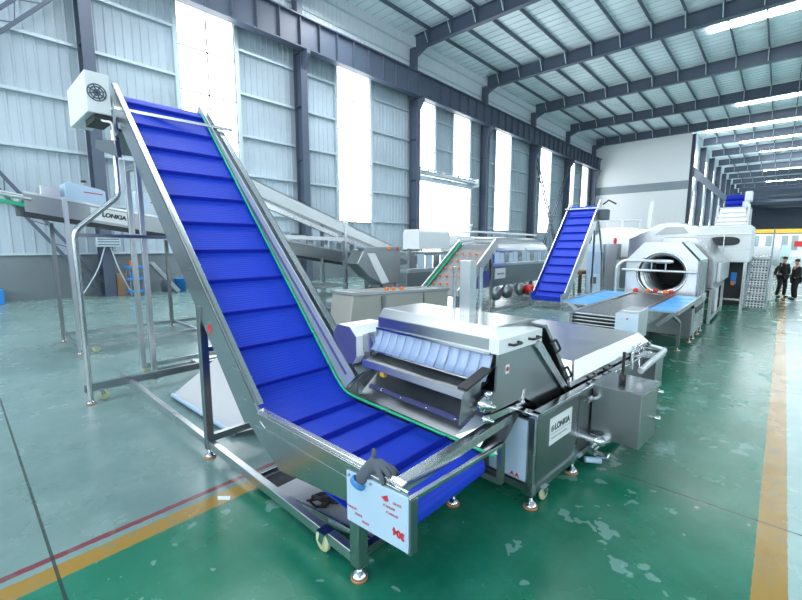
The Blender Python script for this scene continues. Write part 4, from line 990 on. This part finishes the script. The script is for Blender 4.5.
for i, (y) in enumerate((5.9, 6.1, 6.35)):
    b = mb(); b.lathe((-5.8, y, 1.36 - (y - 4.7) * .05 - .02), (0, 0, 1), [(0, 0), (.04, 0), (.05, .04), (0, .09)], 8); b.build('orange_peg', ORANGE, gt)
# grey hopper cabinet
hc_ = thing('feed_hopper', (-7.1, 6.6, 0), 'dark grey hopper cabinet with a white strip and an orange lamp behind the grey tank', 'hopper')
mb().prism([(5.85, 1.80), (6.05, 2.10), (7.2, 2.08), (7.2, 1.32), (6.62, 1.29), (6.2, 1.5)], YZ, -7.0, -6.62).build('hopper_body', STEELD, hc_, bevel=.015)
mb().prism([(6.12, 2.02), (6.35, 2.02), (6.80, 1.35), (6.57, 1.33)], YZ, -6.62, -6.60).build('white_strip', WHITE, hc_)
mb().box(-6.8, -6.60, 6.03, 7.22, 2.08, 2.15).build('top_panel', STEELD, hc_)
mb().lathe((-6.62, 6.80, 2.12), (1, 0, 0), [(.05, 0), (.05, .03), (0, .04)], 10).build('orange_lamp', ORANGE, hc_); mb().lathe((-6.62, 7.08, 2.12), (1, 0, 0), [(.04, 0), (.04, .03), (0, .04)], 10).build('red_lamp', RED, hc_)
b = mb(); b.bar((-6.75, 6.3, 1.28), (-6.75, 7.3, 1.24), .05, .05)
for x in (-6.95, -6.72):
    for y in (6.7, 7.15): b.bar((x, y, 0), (x, y, 1.4), .07, .07, up=(1, 0, 0))
b.split('frame_bar', STEEL, hc_)

# ================================================================== LEFT GRADING LINE (long sloping conveyor)
gd = thing('grading_conveyor', (-11, 4, 0), 'long gently sloping stainless conveyor with a printed white plate, behind the blue incline', 'conveyor')
zt_ = lambda y: 3.17 - .155 * (y - 1.0)
XF = -10.3
def slab(x0, x1, y0, y1, a, c): 
    return mb().prism([(y0, zt_(y0) + a), (y1, zt_(y1) + a), (y1, zt_(y1) + c), (y0, zt_(y0) + c)], YZ, x0, x1)
slab(XF, XF + .03, 1.0, 10.4, -.36, 0).build('side_panel', STEELD, gd)
slab(-11.9, -11.87, 1.0, 10.4, -.36, 0).build('side_panel', STEEL, gd)
slab(-11.87, XF, 1.0, 10.4, -.14, -.10).build('belt', STEELD, gd)
slab(XF - .02, XF + .06, 1.0, 10.4, -.03, .01).build('top_edge', STEELW, gd)
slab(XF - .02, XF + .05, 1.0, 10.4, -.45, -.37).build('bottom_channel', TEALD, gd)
b = mb(); b.tube([(XF + .05, .3, zt_(.3) - .12), (XF + .05, 1.1, zt_(1.1) - .12)], .025, 8); b.tube([(XF - .2, .2, zt_(.3) - .02), (XF - .2, 1.1, zt_(1.1) - .06)], .025, 8); b.box(XF - 1.5, XF, .3, .4, zt_(.3) - .3, zt_(.3)); b.build('end_guide', STEELW, gd)
b = mb(); b.bar((XF - .1, .3, zt_(.3) - .2), (XF - .1, 1.1, zt_(1.1) - .24), .1, .06); b.build('green_roller', GREEN, gd)
b = mb(); b.box(XF + .032, XF + .042, 1.95, 3.0, zt_(2.5) - .38, zt_(2.5) - .05); 
b = mb(); b.prism([(1.98, zt_(1.98) - .31), (2.60, zt_(2.60) - .31), (2.60, zt_(2.60) - .06), (1.98, zt_(1.98) - .06)], YZ, XF + .031, XF + .04); np_ = b.build('name_plate', WHITE, gd); np_['label'] = 'white plate with dark lettering'
text('lettering', 'LONKIA', .115, (XF + .042, 2.16, zt_(2.16) - .21), (0, 1, -.155), (0, .155, 1), INK, np_, .006)
b = mb(); b.lathe((XF + .041, 2.08, zt_(2.08) - .17), (1, 0, 0), [(.05, 0), (.05, .002), (.036, .002), (.036, 0)], 8); b.build('round_mark', INK, np_)
def stand(y, tall, x=XF + .06):
    mb().bar((x, y, .1), (x, y, tall), .10, .07, up=(0, 1, 0)).build('leg', STEELW, gd); foot(gd, x, y, 0, .14)
stand(1.58, zt_(1.58) + .03); stand(4.0, zt_(4.0) - .4); stand(7.6, zt_(7.6) - .35)
for y in (1.56, 3.85, 7.6): mb().bar((-11.9, y, .1), (-11.9, y, zt_(y) - .4), .09, .07, up=(0, 1, 0)).build('leg', STEELD, gd); foot(gd, -11.9, y, 0, .14)
for x in (XF + .06, -11.9): mb().bar((x, 1.58, .16), (x, 7.6, .16), .06, .08).build('base_beam', STEEL, gd)
for y in (1.58, 3.9, 7.6): mb().bar((-11.9, y, .16), (XF + .06, y, .16), .06, .07).build('base_tie', STEEL, gd)
caster(gd, XF + .05, 1.85, 0, .08, (1, 0, 0))
for k in range(16):
    y = 5.6 + k * .27; mb().box(XF - .1, XF - .08, y, y + .2, zt_(y) - .02, zt_(y) + .24).build('sorting_flap', FILML if k % 2 else STEELP, gd)
# guard boxes on top of the line
def gbox(y0, y1, h, m, lab, x0=-11.3, x1=-10.55):
    t = thing('cover_box', (-10.9, (y0 + y1) / 2, zt_((y0 + y1) / 2) - .1), lab, 'cover box', None)
    mb().prism([(y0, zt_(y0) - .1), (y1, zt_(y1) - .1), (y1, zt_(y1) + h - .04), (y1 - .08, zt_(y1) + h), (y0 + .05, zt_(y0) + h), (y0, zt_(y0) + h - .04)], YZ, x0, x1).build('shell', m, t, bevel=.01)
    mb().tube([(x1 - .1, (y0 + y1) / 2, zt_(y0) + h - .12), (x1 - .1, (y0 + y1) / 2, zt_(y0) + h + .02)], .015, 8).build('stud', STEELD, t)
    mb().lathe((x1 - .1, (y0 + y1) / 2, zt_(y0) + h + .02), (0, 0, 1), [(0, 0), (.05, 0), (.05, .04), (0, .04)], 8).build('knob', BLACK, t)
    mb().prism([(y0 + .3, zt_(y0) + h * .55), (y1 - .05, zt_(y1) + h * .75), (y1 - .05, zt_(y1) + h * .70), (y0 + .3, zt_(y0) + h * .50)], YZ, x1, x1 + .004).build('red_tape', INKR, t)
    return t
gbox(1.65, 2.32, .38, FILM, 'pale blue filmed cover box with red tape, on the left of the sloping conveyor')
gbox(2.85, 3.60, .50, FILML, 'filmed cover box on the sloping conveyor just left of the blue incline')
o = mb().box(-11.1, -10.6, 1.28, 1.58, zt_(1.4) - .08, zt_(1.4) + .24).build('cover_box', STEELW, None, bevel=.01); tag(o, 'small plain silver box at the left end of the sloping conveyor', 'cover box')
# long tilted white cover with its post
tc = thing('tilted_trough', (-9.6, 7.5, 0), 'long white inverted trough sloping down to the right behind the blue incline', 'trough')
zq = lambda y: 3.86 - .33 * (y - 4.6)
mb().prism([(4.4, zq(4.4)), (10.6, zq(10.6)), (10.6, zq(10.6) - .26), (4.4, zq(4.4) - .34)], YZ, -9.30, -9.27).build('side_skirt', WHITE, tc)
mb().prism([(4.4, zq(4.4) + .0), (10.6, zq(10.6)), (10.6, zq(10.6) - .02), (4.4, zq(4.4) - .02)], YZ, -10.5, -9.27).build('top_sheet', WHITE, tc)
mb().prism([(4.4, zq(4.4) - .36), (8.2, zq(8.2) - .36), (8.2, zq(8.2) - .48), (4.4, zq(4.4) - .50)], YZ, -9.5, -9.4).build('under_rail', STEEL, tc)
mb().bar((-9.32, 7.75, .1), (-9.32, 7.75, zq(7.75) + .02), .13, .08, up=(0, 1, 0)).build('post', STEEL, tc); foot(tc, -9.32, 7.75)
mb().bar((-9.32, 5.0, 2.42), (-9.32, 7.75, 2.36), .07, .10).build('cross_arm', STEELW, tc)
mb().bar((-10.4, 7.75, .1), (-10.4, 7.75, zq(7.75) - .02), .09, .08, up=(0, 1, 0)).build('post', STEELD, tc)
mb().box(-9.36, -9.26, 7.66, 7.84, zq(7.75) - .08, zq(7.75) + .10).build('post_clamp', STEELW, tc)
# low white frames/parts stacked behind the incline
pk = thing('part_rack', (-9, 6.5, 0), 'low rack of pale machine parts below the tilted trough', 'rack')
for k in range(4):
    mb().box(-9.6, -8.6, 5.6, 7.2, .25 + k * .28, .30 + k * .28).build('shelf', STEELW, pk)
b = mb()
for x in (-9.6, -8.6):
    for y in (5.6, 7.2): b.bar((x, y, 0), (x, y, 1.2), .05, .05, up=(1, 0, 0))
b.split('post', STEEL, pk)
for k in range(5): mb().box(-9.4 + .1 * k, -9.1 + .1 * k, 5.8 + .25 * k, 6.0 + .25 * k, .30, .45).build('machine_part', WHITE, pk)

# ================================================================== THINGS ALONG THE WALL
t = thing('junction_box', (WX + 1.1, 4.5, 2.2), 'grey electrical box on the left column with cables hanging from it', 'electrical box')
mb().box(WX + 1.02, WX + 1.22, 4.1, 4.95, 2.12, 2.55).build('box', GIRT, t, bevel=.02)
b = mb(); 
for z in (2.22, 2.33, 2.44): b.box(WX + 1.22, WX + 1.235, 4.15, 4.9, z - .02, z + .02)
b.build('slot', DKGREY, t)
b = mb(); b.tube(round_path([(WX + 1.1, 4.4, 2.12), (WX + 1.15, 4.1, 1.2), (WX + 1.3, 3.5, .25), (WX + 1.3, 3.2, .02)], .4), .025, 6); b.tube(round_path([(WX + 1.1, 4.6, 2.12), (WX + 1.15, 4.8, 1.2), (WX + 1.3, 5.1, .3), (WX + 1.5, 5.3, .02)], .4), .025, 6); b.build('cable', GIRT, t)
o = mb().box(-21.6, -21.1, 4.75, 5.2, 0, .95).build('cardboard_box', CARD, None, bevel=.01); tag(o, 'brown cardboard box standing against the left wall base', 'box')
ty = thing('tool_trolley', (-20.8, 5.4, 0), 'three tier blue tool trolley by the left wall', 'trolley')
for z in (.15, .68, 1.2): mb().box(-21.05, -20.4, 5.05, 5.75, z, z + .10).build('tier', BLUEPL, ty, bevel=.02)
b = mb()
for x in (-21.0, -20.45):
    for y in (5.1, 5.7): b.bar((x, y, .0), (x, y, 1.3), .04, .04, up=(1, 0, 0))
b.split('post', STEEL, ty)
for z, m, nm in ((1.3, ORANGE, 'orange tool case'), (.78, BLUEPL, 'blue tool case'), (.25, DKGREY, 'dark tool case')):
    o = mb().box(-20.9, -20.6, 5.2, 5.5, z, z + .22).build('tool_case', m, None, bevel=.02); tag(o, '%s on the blue trolley' % nm, 'tool case', 'tool cases on the trolley')
o = mb().prism([(5.85, 1.40), (5.98, 1.48), (7.0, .14), (6.9, .0)], YZ, -20.6, -20.2).build('folded_chute', STEELW); tag(o, 'grey steel chute leaning diagonally by the left wall', 'chute')
bu = thing('blue_bucket', (-21, 7.3, 0), 'blue plastic bucket beside the left wall', 'bucket')
mb().lathe((-21, 7.3, 0), (0, 0, 1), [(0, .01), (.20, 0), (.27, .60), (.29, .60), (.29, .64), (.25, .64), (.19, .03), (0, .03)], 18).build('pail', BLUEPL, bu)
b = mb(); b.tube([(-21, 7.3 + .27 * math.cos(math.pi * k / 8), .62 + .12 * math.sin(math.pi * k / 8)) for k in range(9)], .012, 6); b.build('bail_handle', STEEL, bu)
o = mb()
for k in range(4): o.lathe((-21.5 + .08 * k, 6.75 + .06 * k, .0), (0, 0, 1), [(0, 0), (.14, 0), (.16, .4 + .1 * (k % 2)), (.1, .55), (0, .55)], 12)
o = o.build('sack', DKGREY); tag(o, 'dark full sacks huddled left of the blue bucket', 'sacks', None, 'stuff')
o = mb().box(-21.7, -21.2, .4, 1.2, 0, .55).build('storage_crate', BLUEPL, None, bevel=.03); tag(o, 'blue crate on the floor at the left picture edge', 'crate')

# ================================================================== FURTHER MACHINES, RIGHT OF CENTRE
tw = thing('electrical_cabinet', (-6.1, 20, 0), 'tall pale blue filmed electrical cabinet left of the drum mouth', 'cabinet')
mb().box(-6.5, -5.85, 19.8, 20.4, 0, 2.25).build('body', FILML, tw, bevel=.02); mb().box(-6.3, -6.05, 19.78, 19.8, .45, .75).build('vent', DKGREY, tw); mb().box(-6.5, -5.85, 19.79, 19.81, .9, 1.9).build('film_sheet', FILM, tw)
mb().lathe((-5.5, 20.3, 2.25), (0, 0, 1), [(.05, 0), (.08, .1), (.06, .25), (0, .28)], 12).build('red_beacon', RED, tw)
mb().box(-5.8, -5.3, 20.0, 20.6, 0, 2.25).build('side_cabinet', STEEL, tw)
d3 = thing('drum_cooker', (-6.2, 25, 0), 'pale octagonal drum machine with top pipes behind the filmed cabinet', 'machine')
mb().prism([(-7.6, 1.6), (-5.2, 1.6), (-5.2, 2.4), (-5.8, 3.1), (-7.0, 3.1), (-7.6, 2.4)], XZ, 23.5, 28).build('drum_cover', STEELW, d3, bevel=.03)
mb().box(-7.4, -5.1, 23.3, 28, 0, 1.6).build('lower_panels', STEELD, d3)
b = mb()
for x, y in ((-6.9, 24), (-6.2, 24), (-5.6, 25)): b.cyl((x, y, 3.0), (x, y, 3.55), .05, 10)
b.tube([(-6.9, 24, 3.5), (-5.6, 25, 3.5)], .05, 8); b.build('top_pipe', WHITE, d3)
b = mb()
for k in range(6): b.cyl((-5.08, 23.6 + k * .7, .2), (-5.08, 23.6 + k * .7, 2.2), .05, 8)
b.split('side_pipe', STEEL, d3)
tb = thing('work_table', (-8, 20, 0), 'brown steel work table behind the small blue incline', 'table')
mb().box(-9.2, -6.6, 19.5, 20.7, .85, 1.0).build('tabletop', BROWN, tb)
for x in (-9.1, -6.7):
    for y in (19.6, 20.6): mb().bar((x, y, 0), (x, y, .85), .12, .12, up=(1, 0, 0)).build('leg', RUBBER, tb)
mb().box(-8.6, -7.6, 19.8, 20.3, 1.0, 1.5).build('part_on_table', STEEL, tb) if False else None
o = mb().box(-8.6, -7.5, 19.8, 20.3, 1.0, 1.55).build('machine_block', STEELP, None, bevel=.04); tag(o, 'silver machine block on the brown table', 'machine part')
wr = thing('white_machine_row', (-9, 33, 0), 'row of white machines with top fittings far behind the drum washer', 'machine')
mb().box(-11.5, -6.0, 30, 33, 0, 2.3).build('body', STEELW, wr, bevel=.05)
mb().prism([(-6.2, 2.3), (-5.2, 2.3), (-5.6, 3.0), (-6.0, 3.0)], XZ, 30, 34).build('hood', WHITE, wr)
b = mb()
for k in range(9): b.cyl((-11 + k * .65, 30.5, 2.3), (-11 + k * .65, 30.5, 2.9 + .15 * (k % 3)), .07, 8)
b.split('top_fitting', WHITE, wr)
w2 = thing('conveyor_hood', (-3.4, 24, 0), 'wide pale hood with an opening rising behind the octagonal drum', 'hood')
mb().prism([(-5.0, 1.5), (-2.2, 1.5), (-2.2, 2.9), (-3.2, 3.15), (-3.8, 3.1), (-5.0, 2.5)], XZ, 20.5, 23.5).build('hood_shell', STEEL, w2, bevel=.04)
mb().prism([(-4.0, 2.62), (-2.8, 2.68), (-3.0, 2.95), (-3.6, 2.95)], XZ, 20.45, 20.5).build('hood_opening', STEELD, w2)
b = mb()
for x in (-4.8, -2.4):
    for y in (20.7, 23.3): b.bar((x, y, 0), (x, y, 1.6), .1, .1, up=(1, 0, 0))
b.split('frame_bar', STEEL, w2)
o = mb().bar((-4.55, 21.8, 2.3), (-4.45, 21.8, 4.15), .14, .14, up=(1, 0, 0)).build('vent_pipe', WHITE); tag(o, 'slim upright white vent pipe in front of the white end wall', 'pipe')
# far end of the aisle
fw = thing('office_block', (3, 110, 0), 'low white office block with grey window panels at the far end of the aisle', 'building')
mb().box(-9, 17, 108, 112, 0, 4.3).build('front_wall', PARTW, fw)
for i, x in enumerate((-3.6, -1.7, .6, 2.0, 4.2)):
    mb().box(x - .45, x + .45, 107.9, 108, 1.2, 4.0).build('window_panel', mat('grey_panel', (.36, .42, .46), .5), fw)
mb().box(2.0, 5, 107.8, 107.9, 1.9, 2.9).build('red_banner', RED, fw)
mb().box(.3, 1.6, 107.85, 107.95, .2, 2.2).build('pale_door', FILML, fw)
cr = thing('gantry_crane', (3, 100, 0), 'yellow overhead crane girder low across the far end of the hall', 'crane')
mb().box(-4.2, 17, 99.6, 100.4, 4.3, 5.0).build('girder', YELLOW, cr)
mb().box(-4.2, -3.8, 99.7, 100.3, 0, 4.3).build('leg', WHITE, cr); mb().box(16.4, 17, 99.7, 100.3, 0, 4.3).build('leg', WHITE, cr)

# ================================================================== PEOPLE
def person(x, y, face, label, arm, tall=1.7, cap=False):
    """face: heading angle; arm: offset of the left hand"""
    s = tall / 1.7; f = Vector((math.cos(face), math.sin(face), 0)); l = Vector((-f.y, f.x, 0)); B = Vector((x, y, 0))
    P = lambda fw_, lf, z: B + f * fw_ * s + l * lf * s + Vector((0, 0, z * s))
    t = thing('person', (x, y, 0), label, 'person')
    vs = [P(0, 0, .92), P(0, 0, 1.12), P(0, 0, 1.36), P(.0, 0, 1.46), P(.02, 0, 1.54), P(.03, 0, 1.64),
          P(0, .10, .86), P(.04, .14, .48), P(0, .17, .07), P(.12, .18, .03),
          P(0, -.10, .86), P(.02, -.14, .48), P(-.04, -.18, .07), P(.08, -.20, .03),
          P(0, .19, 1.38), P(*arm[0]), P(*arm[1]), P(0, -.19, 1.38), P(*arm[2]), P(*arm[3])]
    ed = [(0, 1), (1, 2), (2, 3), (3, 4), (4, 5), (0, 6), (6, 7), (7, 8), (8, 9), (0, 10), (10, 11), (11, 12), (12, 13), (2, 14), (14, 15), (15, 16), (2, 17), (17, 18), (18, 19)]
    ra = [.13, .12, .13, .055, .075, .085, .085, .06, .045, .04, .085, .06, .045, .04, .06, .045, .035, .06, .045, .035]
    chain('body', vs, ed, [r * s for r in ra], SKIN, t, 1, 0)
    jv = [vs[0] - Vector((0, 0, .08)), vs[1], vs[2], vs[14], vs[15], vs[15].lerp(vs[16], .85), vs[17], vs[18], vs[18].lerp(vs[19], .85)]
    chain('jacket', jv, [(0, 1), (1, 2), (2, 3), (3, 4), (4, 5), (2, 6), (6, 7), (7, 8)], [.175, .165, .175, .09, .065, .055, .085, .065, .055], CLOTH, t, 1, 1)
    tv = [vs[0], vs[6], vs[7], vs[8], vs[10], vs[11], vs[12]]
    chain('trousers', tv, [(0, 1), (1, 2), (2, 3), (0, 4), (4, 5), (5, 6)], [.15, .105, .078, .065, .105, .078, .065], CLOTH, t, 1, 0)
    for a, c in ((8, 9), (12, 13)):
        chain('shoe', [vs[a] - Vector((0, 0, .02)), vs[c] + f * .06 - Vector((0, 0, .0))], [(0, 1)], [.055, .042], BLACK, t, 1, 0)
    hd = P(.03, 0, 1.62)
    b = mb(); b.lathe(hd - Vector((0, 0, .0)) - f * .012, (0, 0, 1), [(.078, -.0), (.088, .03), (.080, .07), (.05, .10), (0, .108)], 14); b.build('hair', HAIR, t)
    b = mb(); b.lathe(hd + f * .085 + Vector((0, 0, -.03)), f, [(.016, 0), (.010, .03), (0, .035)], 6); b.build('nose', SKIN, t)
    b = mb()
    for q in (-1, 1): b.lathe(hd + f * .086 + l * .033 * q, f, [(.011, 0), (0, .006)], 6)
    b.build('eye', BLACK, t)
    return t
person(.20, 23.6, math.radians(-35), 'man in a black jacket reaching one hand out, left of his companion',
       [(.0, .30, 1.15), (.05, .26, .92), (.02, -.42, 1.12), (.10, -.58, .90)])
person(.60, 22.9, math.radians(195), 'person in dark clothes at the right picture edge, beside the man reaching out',
       [(.02, .25, 1.13), (.12, .22, .92), (.02, -.26, 1.13), (.12, -.22, .92)], 1.62)
# scrap of white tape on the yellow line
o = mb().add([(-3.46, 1.38, .003), (-3.41, 1.36, .003), (-3.33, 1.43, .003), (-3.38, 1.46, .003)], [(0, 1, 2, 3)]).build('tape_scrap', WHITE, None, solid=.003); tag(o, 'scrap of white tape stuck on the yellow floor line', 'tape')
